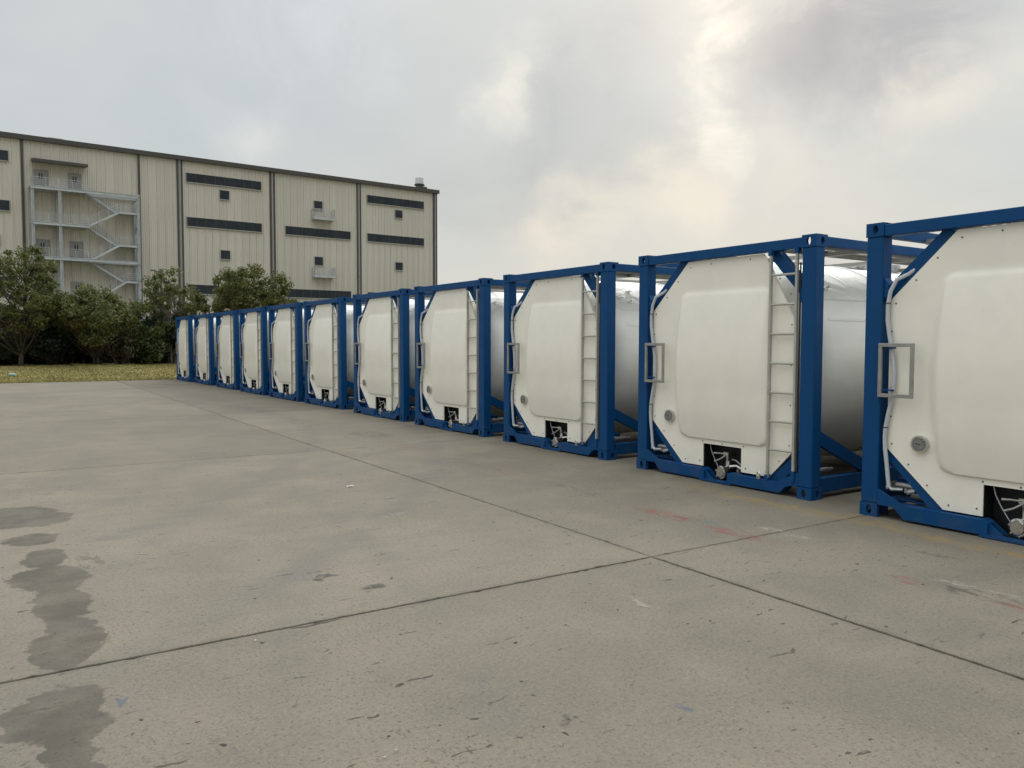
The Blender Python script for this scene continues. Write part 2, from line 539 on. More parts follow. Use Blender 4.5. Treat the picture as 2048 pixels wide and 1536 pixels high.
    m_.node_tree.links.new(bp.outputs[0], b.inputs['Normal'])
    return m_


M['conc'] = concrete_material()
M['joint'] = simple('joint_dirt', (.012, .010, .008), .95, var=.3, nscale=12)


def grass_material(blade=False):
    m_, g_, b = mat('grass_blade' if blade else 'grass_ground')
    P = g_.n('ShaderNodeNewGeometry').outputs['Position']
    n1 = g_.noise(P, .55, 5, .6)
    n2 = g_.noise(P, 4.0, 4, .65)
    c_ = g_.mix(g_.ramp(n1, .35, .68), (.215, .190, .070), (.295, .245, .100))
    c_ = g_.mix(g_.math('MULTIPLY', g_.ramp(n2, .52, .75), .35), c_, (.34, .27, .12))
    c_ = g_.mix(g_.math('MULTIPLY', g_.ramp(n2, .48, .25), .4), c_, (.11, .12, .04))
    g_.set(b.inputs['Base Color'], c_)
    b.inputs['Roughness'].default_value = .9
    b.inputs['Specular IOR Level'].default_value = .15
    return m_


M['grass'] = grass_material()
M['blade'] = grass_material(True)


def leaf_material(name, c1, c2, c3):
    m_, g_, b = mat(name)
    gm = g_.n('ShaderNodeNewGeometry')
    n1 = g_.noise(gm.outputs['Position'], .9, 4, .6)
    c_ = g_.mix(g_.ramp(n1, .35, .65), c1, c2)
    c_ = g_.mix(g_.ramp(gm.outputs['Random Per Island'], .62, 1.0, 0, .8), c_, c3)
    g_.set(b.inputs['Base Color'], c_)
    b.inputs['Roughness'].default_value = .55
    b.inputs['Specular IOR Level'].default_value = .3
    tr = g_.n('ShaderNodeBsdfTranslucent')
    g_.set(tr.inputs[0], g_.scale(c_, .9))
    mx = g_.n('ShaderNodeMixShader')
    mx.inputs[0].default_value = .25
    t = m_.node_tree
    t.links.new(b.outputs[0], mx.inputs[1])
    t.links.new(tr.outputs[0], mx.inputs[2])
    out = [n for n in t.nodes if n.type == 'OUTPUT_MATERIAL'][0]
    t.links.new(mx.outputs[0], out.inputs[0])
    return m_


M['leaf_olive'] = leaf_material('leaf_olive', (.092, .122, .036), (.140, .150, .046), (.21, .18, .06))
M['leaf_green'] = leaf_material('leaf_green', (.062, .092, .030), (.10, .125, .040), (.14, .14, .045))
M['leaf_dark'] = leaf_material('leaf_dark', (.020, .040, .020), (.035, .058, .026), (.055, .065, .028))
M['leaf_grey'] = leaf_material('leaf_grey', (.05, .05, .025), (.085, .075, .04), (.13, .11, .07))
M['bark'] = simple('bark', (.075, .055, .040), .9, var=.35, nscale=6, bump=.4, bscale=20)
M['bark_pale'] = simple('bark_pale', (.17, .15, .12), .9, var=.25, nscale=6)


def siding_material():
    m_, g_, b = mat('cream_siding')
    oc = g_.n('ShaderNodeTexCoord').outputs['Object']
    oi = g_.n('ShaderNodeObjectInfo')
    n1 = g_.noise(g_.mapping(oc, sc=(1, 1, .12)), 1.2, 5, .6)
    c_ = g_.mix(g_.ramp(n1, .3, .7), (.51, .47, .40), (.58, .54, .465))
    c_ = g_.scale(c_, g_.ramp(oi.outputs['Random'], 0, 1, .95, 1.04, smooth=False))
    g_.set(b.inputs['Base Color'], c_)
    b.inputs['Roughness'].default_value = .55
    return m_


M['siding'] = siding_material()
M['trim'] = simple('brown_trim', (.055, .048, .043), .5, var=.1)
M['roof'] = simple('roof_sheet', (.35, .35, .34), .5)
M['gutter'] = simple('grey_downpipe', (.26, .255, .245), .5)
M['winframe'] = simple('window_frame', (.36, .35, .31), .5)
M['door'] = simple('grey_door', (.25, .245, .23), .5, var=.05)
M['sgalv'] = simple('stair_galvanised', (.43, .45, .46), .5, .0, var=.1, nscale=1)
M['vent'] = simple('ventilator_white', (.55, .55, .55), .5)


def glass_material():
    m_, g_, b = mat('dark_glass')
    oc = g_.n('ShaderNodeTexCoord').outputs['Object']
    n1 = g_.noise(g_.mapping(oc, sc=(.6, 1, .6)), 1.1, 3, .6)
    g_.set(b.inputs['Base Color'], g_.mix(g_.ramp(n1, .35, .7), (.012, .017, .023), (.024, .030, .036)))
    b.inputs['Roughness'].default_value = .16
    b.inputs['Specular IOR Level'].default_value = .3
    return m_


M['glass'] = glass_material()
M['lamp_grey'] = simple('lamp_post_grey', (.09, .09, .09), .5)
M['litter'] = simple('litter_teal', (.25, .40, .38), .4)
M['shell'] = simple('litter_white', (.55, .54, .50), .5)

# ------------------------------------------------------------------ ground
gm = MB()
gm.add([(-900, -900, -.16), (1100, -900, -.16), (1100, 1200, -.16), (-900, 1200, -.16)], [(0, 1, 2, 3)])
M['earth'] = simple('far_ground', (.16, .15, .11), .95, var=.2, nscale=.05)
ground = tag(gm.build('ground', M['earth']), kind='structure')

# concrete yard: slabs with open joints over a dirt bed
yb = MB()
yb.box(-31.3, 63.6, -22.6, 35.42, -.15, -.085)
yard = tag(yb.build('yard', M['joint']), kind='structure')
SX, SY = 4.9, 6.65
GA = R(-1.07)                     # the slab grid is turned about a degree from the row
SG_O = Vector((3.93, 4.06, 0))
gx = Vector((math.cos(GA), math.sin(GA), 0))
gy = Vector((-math.sin(GA), math.cos(GA), 0))
srng = random.Random(3)


def slab_mesh(nx, ny, wx, wy, jag):
    """slab with slightly ragged, arrised edges; local origin at its centre"""
    def edge(a, b, n):
        out = []
        for i in range(n):
            t = i / n
            p = a.lerp(b, t)
            if 0 < i:
                nrm = Vector((-(b - a).y, (b - a).x, 0)).normalized()
                p = p + nrm * (abs(srng.gauss(0, jag)) + (srng.random() < .035) * srng.random() * jag * 5)
            out.append(p)
        return out
    c_ = [Vector((-wx / 2, -wy / 2, 0)), Vector((wx / 2, -wy / 2, 0)), Vector((wx / 2, wy / 2, 0)), Vector((-wx / 2, wy / 2, 0))]
    ring = edge(c_[0], c_[1], nx) + edge(c_[1], c_[2], ny) + edge(c_[2], c_[3], nx) + edge(c_[3], c_[0], ny)
    n = len(ring)
    top = [(p.x * (1 - .004 / wx), p.y * (1 - .004 / wy), 0) for p in ring]
    low = [(p.x, p.y, -.004) for p in ring]
    bot = [(p.x, p.y, -.13) for p in ring]
    vs_ = top + low + bot
    fs_ = [tuple(range(n))]
    for k in (0, n):
        fs_ += [(k + i, k + n + i, k + n + (i + 1) % n, k + (i + 1) % n) for i in range(n)]
    return vs_, fs_


slab_meshes = {}
for j in range(-4, 5):
    for i in range(-7, 12):
        ctr = SG_O + gx * (SX * (i + .5)) + gy * (SY * (j + .5))
        near = -1 <= j <= 1 and -2 <= i <= 1
        key = ('n', i, j) if near else ('f',)
        wy = SY
        if j == 4:                                       # last row is shorter: it ends at the grass
            key = ('e',)
            wy = SY * .62
            ctr = SG_O + gx * (SX * (i + .5)) + gy * (SY * 4 + wy / 2)
        if key not in slab_meshes:
            b_ = MB()
            v_, f_ = slab_mesh(130 if near else 12, 170 if near else 14, SX - .009, wy - .009, .0034 if near else .002)
            b_.add(v_, f_)
            ob = b_.build('slab', M['conc'], None)
            slab_meshes[key] = ob.data
        else:
            ob = bpy.data.objects.new('slab', slab_meshes[key])
            col.objects.link(ob)
        ob.parent = yard
        ob.location = ctr + Vector((0, 0, srng.uniform(-.002, .002)))
        ob.rotation_euler = (0, 0, GA)

# grass verge rising gently to the trees
gb = MB()
NX, NY = 360, 60
vs_, fs_ = [], []
gr = random.Random(5)


def verge_y0(x):
    return 35.45 - .006 * x


def verge_z(x, y):
    t = max(0, min(1, (y - verge_y0(x)) / 9.0))
    t = t * t * (3 - 2 * t)
    return -.02 + t * (.30 + .05 * math.sin(x * .35 + 1.0) + (.06 if x > 4 else 0)) + (.03 * math.sin(x * 1.3) * math.sin(y * .9)) * t


for j in range(NY + 1):
    for i in range(NX + 1):
        x = -60 + 180 * i / NX
        t = (j / NY) ** 1.6
        y = verge_y0(x) + t * 70
        vs_.append((x, y, verge_z(x, y)))
for j in range(NY):
    for i in range(NX):
        a = j * (NX + 1) + i
        fs_.append((a, a + 1, a + NX + 2, a + NX + 1))
gb.add(vs_, fs_)
verge = tag(gb.build('grass_verge', M['grass'], smooth=True), kind='structure')
# grass tufts on the verge in view: ground cover
nb = 60000
rs = np.random.RandomState(2)
bx = rs.uniform(-4, 14, nb)
by = 35.22 + rs.normal(0, .07, nb) + rs.uniform(0, 1, nb) ** 1.2 * 13
bz = np.array([verge_z(a, b) for a, b in zip(bx, by)])
hh = rs.uniform(.02, .06, nb)
an = rs.uniform(0, 2 * PI, nb)
lean = rs.normal(0, .03, (nb, 2))
wd = rs.uniform(.012, .03, nb)
V = np.zeros((nb, 3, 3))
V[:, 0] = np.stack([bx - np.cos(an) * wd, by - np.sin(an) * wd, bz - .01], 1)
V[:, 1] = np.stack([bx + np.cos(an) * wd, by + np.sin(an) * wd, bz - .01], 1)
V[:, 2] = np.stack([bx + lean[:, 0], by + lean[:, 1], bz + hh], 1)


def soup(name, V, material, parent=None):
    """many separate little faces as one mesh; V: (n, k, 3)"""
    n, k, _ = V.shape
    me = bpy.data.meshes.new(name)
    me.vertices.add(n * k)
    me.vertices.foreach_set('co', V.reshape(-1).astype(np.float32))
    me.loops.add(n * k)
    me.loops.foreach_set('vertex_index', np.arange(n * k, dtype=np.int32))
    me.polygons.add(n)
    me.polygons.foreach_set('loop_start', np.arange(0, n * k, k, dtype=np.int32))
    me.update(calc_edges=True)
    me.validate()
    me.materials.append(material)
    o = bpy.data.objects.new(name, me)
    col.objects.link(o)
    o.parent = parent
    return o


tag(soup('grass', V, M['blade']), 'dry olive grass growing on the verge past the concrete', 'grass', kind='stuff')

# ------------------------------------------------------------------ the warehouse
PHI = R(2.45)
BO = Vector((6.281, 134.53, 0))
warehouse = empty('warehouse', BO, PHI)
tag(warehouse, 'tall cream corrugated metal warehouse with strip windows behind the trees', 'building')
S0, S1, HB, DEPTH = -34.0, 68.5, 30.45, 42.0


def prt(mb_, name, mt, parent=warehouse, **k):
    return mb_.build(name, mt, parent, **k)


b_ = MB()
b_.box(S0 + .05, S1 - .05, .12, DEPTH, 0, HB - .02)
prt(b_, 'wall_core', M['siding'])
# corrugated wall panels, 1.2 m wide with four ribs each
PW = 1.2
pm = MB()
prof = []
for k in range(4):
    x = k * .3
    hgt = .09 if k == 0 else .05
    prof += [(x + .0, 0), (x + .045, -hgt), (x + .115, -hgt), (x + .16, 0)]
prof.append((PW - .012, 0))
n = len(prof)
pv = [(p[0], p[1], 0) for p in prof] + [(p[0], p[1], HB) for p in prof] + [(0, .10, 0), (PW - .012, .10, 0), (0, .10, HB), (PW - .012, .10, HB)]
pf = [(i, i + 1, n + i + 1, n + i) for i in range(n - 1)]
pf += [(0, n, 2 * n + 2, 2 * n), (n - 1, 2 * n + 1, 2 * n + 3, 2 * n - 1)]
pm.add(pv, pf)
panel0 = prt(pm, 'wall_panel', M['siding'])
panel0.location = (S0, 0, 0)
npan = int((S1 - S0) / PW)
for i in range(1, npan):
    inst(panel0, warehouse, (S0 + i * PW, 0, 0))
rem = S1 - (S0 + npan * PW)
b_ = MB()
b_.box(S0 + npan * PW, S1, -.03, .1, 0, HB)
prt(b_, 'corner_trim', M['siding'])
# parapet cap and gutter
b_ = MB()
b_.box(S0 - .3, S1 + .35, -.55, .12, HB, HB + .68)
prt(b_, 'eaves_gutter', M['trim'])
b_ = MB()
b_.prism([(0.12, HB), (DEPTH + .3, HB), (DEPTH / 2, HB + .62 + .3)][:2] + [(DEPTH / 2, HB + .65)], 'x', S0 - .25, S1 + .3)
prt(b_, 'roof', M['roof'])
# downpipes: pairs at the bay lines
for s, pair in [(-15.3, True), (-.33, False), (15.08, False), (21.05, True), (36.0, True), (52.0, True), (68.1, True), (-31, True)]:
    b_ = MB()
    if pair:
        b_.box(s - .45, s - .22, -.16, .02, 0, HB)
        b_.box(s + .22, s + .45, -.16, .02, 0, HB)
        prt(b_, 'flashing', M['trim'])
        b_ = MB()
        b_.box(s - .12, s + .12, -.22, -.02, 0, HB)
        prt(b_, 'downpipe', M['gutter'])
    else:
        b_.box(s - .16, s + .16, -.2, .02, 0, HB)
        prt(b_, 'flashing', M['trim'])


def window(s0, s1, z0, z1, mull):
    """frame standing proud of the ribs, glass set back in it, mullions"""
    f_ = MB()
    t = .07
    for a in ((s0 - t, s1 + t, z1, z1 + t), (s0 - t, s1 + t, z0 - t, z0), (s0 - t, s0, z0, z1), (s1, s1 + t, z0, z1)):
        f_.box(a[0], a[1], -.20, -.02, a[2], a[3])
    fr_ = prt(f_, 'window', M['winframe'])
    np_ = max(1, mull)
    wdt = (s1 - s0) / np_
    for i in range(np_):
        p_ = MB()
        p_.box(s0 + i * wdt + .015, s0 + (i + 1) * wdt - .015, -.15 + rnd.uniform(-.004, .004), -.118, z0, z1)
        p_.build('pane', M['glass'], fr_)
    b2 = MB()
    for i in range(1, np_):
        b2.box(s0 + i * wdt - .03, s0 + i * wdt + .03, -.175, -.12, z0, z1)
    if np_ > 1:
        b2.build('mullions', M['trim'], fr_)
    # raised sill
    b3 = MB()
    b3.box(s0 - t - .04, s1 + t + .04, -.26, -.18, z0 - t - .05, z0 - t + .012)
    b3.build('sill', M['winframe'], fr_)
    return fr_


strips = [(-14.0, -2.0), (22.05, 34.1), (38.2, 50.3), (53.65, 65.55)]
for k, (a, b) in enumerate(strips):
    if k != 2:
        window(a, b, 27.2, 28.6, 8)
    window(a, b, 20.2, 21.62, 8)
    window(a, b, 9.44, 10.87, 8)
    c_ = {0: -3.3 - .75, 1: 28.0, 2: 44.2, 3: 60.15}[k]
    if k == 2:
        window(c_ - .76, c_ + .76, 25.0, 26.45, 1)
        window(c_ - .76, c_ + .76, 15.25, 16.7, 1)
    else:
        window(c_ - .76, c_ + .76, 25.02, 26.45, 1)
        window(c_ - .76, c_ + .76, 15.28, 16.7, 1)


def rail_run(mb_, p0, p1, h=1.1, n=3, post=1.5, r=.028):
    p0, p1 = Vector(p0), Vector(p1)
    L = (p1 - p0).length
    k = max(1, round(L / post))
    for i in range(k + 1):
        q = p0.lerp(p1, i / k)
        mb_.bar(q, q + Vector((0, 0, h)), r * 2.0, r * 2.0, up=(0, 1, 0))
    for j in range(n):
        z = h * (1 - j / n)
        mb_.bar(p0 + Vector((0, 0, z)), p1 + Vector((0, 0, z)), r * (1.8 if j == 0 else 1.2), r * (1.8 if j == 0 else 1.2))


def wall_balcony(zf):
    f_ = MB()
    f_.box(43.0, 46.75, -1.25, -.06, zf - .12, zf)
    f_.box(43.0, 46.75, -1.32, -1.25, zf - .34, zf + .06)
    f_.box(42.93, 43.0, -1.3, -.06, zf - .34, zf + .06)
    f_.box(46.75, 46.82, -1.3, -.06, zf - .34, zf + .06)
    o = prt(f_, 'balcony', M['sgalv'])
    r_ = MB()
    rail_run(r_, (43.0, -1.25, zf), (46.75, -1.25, zf), 1.5, 4, .9, .045)
    rail_run(r_, (43.0, -1.25, zf), (43.0, -.1, zf), 1.5, 4, .9, .045)
    rail_run(r_, (46.75, -1.25, zf), (46.75, -.1, zf), 1.5, 4, .9, .045)
    r_.build('railing', M['sgalv'], o)


wall_balcony(23.45)
wall_balcony(13.35)

# doors onto the stair tower and the canopy over the top pair
for (s, z) in [(1.15, 24.05), (5.5, 24.05), (1.15, 14.05), (5.5, 14.05), (1.15, 8.1), (5.5, 8.1)]:
    d_ = MB()
    for a in ((s - .1, s, z, z + 2.35), (s + 1.6, s + 1.7, z, z + 2.35), (s - .1, s + 1.7, z + 2.35, z + 2.45)):
        d_.box(a[0], a[1], -.15, -.02, a[2], a[3])
    fr_ = prt(d_, 'door', M['door'])
    for q in (0, 1):
        l_ = MB()
        l_.box(s + .005 + q * .8, s + .795 + q * .8, -.12, -.06, z, z + 2.345)
        l_.build('door_leaf', M['door'], fr_)
        v_ = MB()
        v_.box(s + .52 + q * .34, s + .68 + q * .34, -.128, -.118, z + 1.15, z + 1.95)
        v_.build('vision_panel', M['glass'], fr_)
b_ = MB()
b_.prism([(-2.1, 27.25), (-.1, 27.5), (-.1, 27.95), (-2.1, 27.68)], 'x', .75, 7.8)
prt(b_, 'door_canopy', M['trim'])


def tower():
    t = empty('stair_tower', (0, 0, 0))
    t.location = BO
    t.rotation_euler = (0, 0, PHI)
    tag(t, 'galvanised steel outside stair tower with zigzag flights on the warehouse wall', 'stairs')
    yf, yr = -2.8, -.45
    for s in (.57, 3.95, 14.35):
        for y in (yf, yr):
            p_ = MB()
            w_ = .19
            p_.box(s - w_, s + w_, y - .02, y + .02, 0, 23.9)           # web and flanges
            p_.box(s - w_, s - w_ + .05, y - .17, y + .17, 0, 23.9)
            p_.box(s + w_ - .05, s + w_, y - .17, y + .17, 0, 23.9)
            p_.build('column', M['sgalv'], t)
    floors = [(23.75, .38, 14.35, True), (18.75, .55, 7.7, False), (13.85, .55, 14.35, True), (7.95, .55, 7.7, False)]
    for z, a, b, full in floors:
        be = MB()
        for y in (yf - .1, yr):
            be.box(a, b, y - .05, y + .05, z - .42, z - .08)
            be.box(a, b, y - .12, y + .12, z - .46, z - .42)
            be.box(a, b, y - .12, y + .12, z - .08, z - .04)
        if full:
            be.box(7.7, 14.2, yr - 1.5, yr - 1.35, z - .55, z - .2)
        be.build('floor_beam', M['sgalv'], t)
        fl = MB()
        fl.box(a, 7.7, yf, yr + .4, z - .04, z + .02)
        for k in range(9):
            s = a + .4 + k * .85
            if s < 7.6:
                fl.box(s, s + .08, yf, yr, z - .2, z - .04)
        fl.build('platform', M['sgalv'], t)
        r_ = MB()
        if z < 20:
            rail_run(r_, (a + .2, yf, z), (7.5, yf, z), 1.2, 4, 1.6)
        else:
            rail_run(r_, (a + .2, yf, z), (7.3, yf, z), 1.2, 4, 1.6)
            rail_run(r_, (a + .2, yf, z), (a + .2, yr, z), 1.2, 4, 1.3)
            rail_run(r_, (7.4, yf, z), (7.4, yf + 1.1, z), 1.2, 4, 1.3)
        r_.build('railing', M['sgalv'], t)
    lands = [(21.05, 11.65), (16.15, 11.6), (10.75, 12.45)]
    for (z, s) in lands:
        l_ = MB()
        l_.box(s, 14.1, yf, yr + .3, z - .05, z)
        l_.box(s, 14.1, yf - .06, yf + .03, z - .26, z + .02)
        l_.box(s, 14.1, yr, yr + .06, z - .26, z + .02)
        l_.box(14.0, 14.1, yf, yr, z - .26, z)
        l_.build('landing', M['sgalv'], t)
        r_ = MB()
        rail_run(r_, (s, yf, z), (14.0, yf, z), 1.2, 4, 1.2)
        rail_run(r_, (14.0, yf, z), (14.0, yr, z), 1.2, 4, 1.2)
        r_.build('railing', M['sgalv'], t)
    ym = (yf + yr) / 2
    # flights: (s0,z0) -> (s1,z1); outer lane near the yard, inner lane near the wall
    flights = [(7.6, 23.7, 11.65, 21.05, 'in'), (7.6, 18.7, 11.65, 21.05, 'out'),
               (7.6, 18.7, 11.6, 16.15, 'in'), (7.9, 13.8, 11.6, 16.15, 'out'),
               (7.6, 13.8, 12.45, 10.75, 'in'), (8.3, 7.9, 12.45, 10.75, 'out')]
    for (a, za, b, zb, lane) in flights:
        y0, y1 = (yf, ym - .08) if lane == 'out' else (ym + .08, yr)
        st = MB()
        for y in (y0, y1):
            st.bar((a, y, za - .12), (b, y, zb - .12), .06, .30, up=(0, 0, 1))
        n = 14
        for k in range(n):
            f = (k + .5) / n
            sx, zz = a + (b - a) * f, za + (zb - za) * f
            st.box(sx - .13, sx + .13, y0, y1, zz - .03, zz)
        fo = st.build('stair_flight', M['sgalv'], t)
        r_ = MB()
        for y in ((y0,) if lane == 'out' else (y0, y1)):
            rail_run(r_, (a, y, za), (b, y, zb), 1.15, 3, 1.5)
        r_.build('handrail', M['sgalv'], fo)
    def brace(a, b_e, w_):
        br = MB()
        br.bar(a, b_e, w_, w_)
        br.build('bracing', M['sgalv'], t)
    for z0, z1 in ((1, 7.5), (8.2, 13.3), (14.0, 18.5), (18.9, 23.2)):
        brace((14.35, yf, z0), (14.35, yr, z1), .09)
        brace((14.35, yr, z0), (14.35, yf, z1), .09)
        brace((.57, yf, z0), (.57, yr, z1), .07)
        for q in (z0, z1):
            brace((14.35, yf, q), (14.35, yr, q), .12)
    return t


tower()

# roof ventilator and hatch: they stand on the roof
v = empty('roof_ventilator', BO + Vector((math.cos(PHI) * 65.4, math.sin(PHI) * 65.4, 0)) + Vector((-math.sin(PHI), math.cos(PHI), 0)) * 1.2 + Vector((0, 0, HB + .1)), PHI)
tag(v, 'round white roof ventilator at the right end of the warehouse roof', 'ventilator')
b_ = MB()
b_.prism([(-1.25, 0), (1.25, 0), (.95, 1.0), (-.95, 1.0)], 'y', -1.2, 1.2)
b_.build('curb', M['trim'], v)
b_ = MB()
b_.tube([(0, 0, 1.0), (0, 0, 1.35)], [.75, .75], 20)
b_.tube([(0, 0, 1.35), (0, 0, 1.36), (0, 0, 1.52), (0, 0, 1.56)], [.9, 1.02, 1.02, .85], 20)
b_.build('collar', M['trim'], v)
b_ = MB()
b_.tube([(0, 0, 1.56), (0, 0, 1.62), (0, 0, 2.75), (0, 0, 2.86)], [.84, .88, .80, .68], 24)
b_.build('cowl', M['vent'], v)
h = empty('roof_hatch', BO + Vector((math.cos(PHI) * 4.2, math.sin(PHI) * 4.2, 0)) + Vector((-math.sin(PHI), math.cos(PHI), 0)) * 2.5 + Vector((0, 0, HB + .05)), PHI)
tag(h, 'low pale roof hatch above the stair tower', 'roof hatch')
b_ = MB()
b_.box(-.85, .85, -.8, .8, 0, 1.1)
b_.build('hatch_box', M['vent'], h)
b_ = MB()
b_.box(-.95, .95, -.9, .9, 1.1, 1.22)
b_.build('lid', M['vent'], h)

# ------------------------------------------------------------------ lamp post behind the trees
lp = empty('street_lamp', (13.45, 75, 0), 0)
tag(lp, 'thin dark lamp post with two small arms seen against the warehouse wall', 'street lamp')
b_ = MB()
b_.tube([(0, 0, 0), (0, 0, 7.95)], [.13, .09], 8)
b_.build('pole', M['lamp_grey'], lp)
b_ = MB()
b_.bar((0, 0, 7.6), (-.55, -.15, 7.75), .11, .11)
b_.bar((0, 0, 7.0), (-.35, -.1, 7.2), .05, .05)
b_.build('arm', M['lamp_grey'], lp)
b_ = MB()
b_.box(-.85, -.5, -.22, -.05, 7.72, 7.84)
b_.build('lamp_head', M['lamp_grey'], lp)


# ------------------------------------------------------------------ trees
def leaves(rs_, centres, radii, per, size, flat=.8):
    """leaf quads scattered round clump centres"""
    n_ = len(centres) * per
    C_ = np.repeat(np.array(centres), per, 0)
    Rr = np.repeat(np.array(radii), per, 0)[:, None]
    d = rs_.normal(0, 1, (n_, 3))
    d /= np.linalg.norm(d, axis=1)[:, None]
    r_ = rs_.uniform(0, 1, (n_, 1)) ** .55
    P = C_ + d * r_ * Rr * np.array([1, 1, flat])
    nrm = rs_.normal(0, 1, (n_, 3)) + np.array([0, 0, .6])
    nrm /= np.linalg.norm(nrm, axis=1)[:, None]
    a = np.cross(nrm, rs_.normal(0, 1, (n_, 3)))
    a /= np.linalg.norm(a, axis=1)[:, None]
    b = np.cross(nrm, a)
    s = (size * rs_.uniform(.6, 1.3, n_))[:, None]
    V_ = np.stack([P - a * s, P - b * s * .5, P + a * s, P + b * s * .5], 1)
    return V_


def tree(name, label, cat, x, y, height, width, trunk_h, leafmat, seed, n_clump=60, per=110, size=.10, clump_r=.55, crown_low=None,
         stems=1, group='trees and shrubs along the grass verge', barkm='bark', shape='round', squash=1.0):
    rs_ = np.random.RandomState(seed)
    z0 = verge_z(x, y)
    root = empty(name, (x, y, z0))
    tag(root, label, cat, group)
    cl = crown_low if crown_low is not None else trunk_h
    ch = (height - cl) / 2
    cz = cl + ch
    cs, rr = [], []
    k = 0
    while len(cs) < n_clump and k < n_clump * 30:
        k += 1
        d = rs_.normal(0, 1, 3)
        d /= np.linalg.norm(d)
        r_ = rs_.uniform(.25, 1) ** .5
        p = d * r_
        sx = width / 2
        if shape == 'cone':
            sx = width / 2 * (1 - .75 * max(0, min(1, (p[2] + 1) / 2)))
        elif shape == 'vase':
            sx = width / 2 * (.55 + .5 * max(0, min(1, (p[2] + 1) / 1.5)))
        lump = 1 + .22 * math.sin(3 * math.atan2(d[1], d[0]) + seed) + .15 * math.sin(5 * d[2] + seed * 2)
        q = (p[0] * sx * lump, p[1] * sx * squash * lump, cz + p[2] * (ch - clump_r * .4) * (.92 + .1 * lump))
        cs.append(q)
        rr.append(clump_r * rs_.uniform(.45, 1.25))
    tr = MB()
    lim = MB()
    bases = []
    for s in range(stems):
        ang = 2 * PI * s / max(1, stems) + seed
        off = 0 if stems == 1 else .12
        bx_, by_ = off * math.cos(ang), off * math.sin(ang)
        top = Vector((bx_ * 6 * (stems > 1) + rs_.normal(0, .15), by_ * 6 * (stems > 1) + rs_.normal(0, .15), cz + ch * .45))
        r0 = .035 + height * .014 / (stems ** .5)
        pts, rad = [], []
        for i in range(9):
            t = i / 8
            p = Vector((bx_, by_, -.1)).lerp(top, t)
            p += Vector((math.sin(t * 5 + seed + s) * .09 * t, math.cos(t * 4 + seed * 2 + s) * .09 * t, 0))
            pts.append(p)
            rad.append(r0 * (1 - .85 * t) * (1.25 if i == 0 else 1))
        tr.tube(pts, rad, 8)
        bases.append(pts)
    tr.build('trunk', M[barkm], root, smooth=True)
    for q in cs:
        pts = bases[rs_.randint(len(bases))]
        zt = max(trunk_h * .6, q[2] - rs_.uniform(.5, 1.6) - .2 * math.hypot(q[0], q[1]))
        i = int(max(1, min(7, 8 * (zt + .1) / (pts[-1].z + .1))))
        a = pts[i]
        qv = Vector(q)
        mid = a.lerp(qv, .5) + Vector((0, 0, -.10 * (qv - a).length + .1)) + Vector(rs_.normal(0, .06, 3))
        lim.tube([a, mid, qv, qv + (qv - mid) * .35], [.012 + height * .0035, .009 + height * .002, .008, .003], 4, caps=False)
    lim.build('limbs', M[barkm], root)
    V_ = leaves(rs_, cs, rr, per, size)
    soup('crown', V_, M[leafmat], root)
    return root


tree('airy_tree', 'tall airy yellow-green tree at the left edge of the photo', 'tree', 1.75, 46.5, 6.15, 4.6, 1.7, 'leaf_olive', 11, 175, 85, .085, .40, 1.2, shape='round')
tree('airy_tree', 'tree cut off by the left edge, left of the tall yellow-green tree', 'tree', -1.8, 47.5, 5.2, 3.6, 1.7, 'leaf_olive', 12, 55, 110, .09, .5, 1.2)
tree('leafy_tree', 'low spreading green tree in front of the stair tower foot', 'tree', 5.15, 46.2, 4.2, 4.5, .8, 'leaf_olive', 13, 150, 95, .085, .42, .9, stems=3)
tree('leafy_tree', 'small round green tree just left of the stair tower foot', 'tree', 4.0, 48.2, 3.5, 2.8, .9, 'leaf_green', 19, 60, 120, .085, .42, .4, stems=2)
tree('branchy_tree', 'thin branchy tree with bare twigs just left of the farthest tanks', 'tree', 9.05, 47.6, 5.4, 3.3, 1.2, 'leaf_olive', 34, 95, 75, .08, .34, 1.2, stems=4, barkm='bark_pale', shape='vase')
tree('branchy_tree', 'small sparse tree rising over the farthest tank containers', 'tree', 10.6, 48.6, 4.4, 2.4, 1.2, 'leaf_olive', 29, 50, 70, .08, .38, 1.4, stems=3, barkm='bark_pale', shape='vase')
tree('round_tree', 'dense round dark green tree rising over the tank row', 'tree', 13.35, 47.5, 5.75, 4.9, 1.4, 'leaf_olive', 15, 190, 115, .085, .42, 2.0)
tree('dark_conifer', 'dark green conifer between the tall tree and the low spreading tree', 'tree', 3.45, 48.6, 3.7, 2.2, .3, 'leaf_dark', 16, 46, 150, .085, .5, .2, shape='cone')
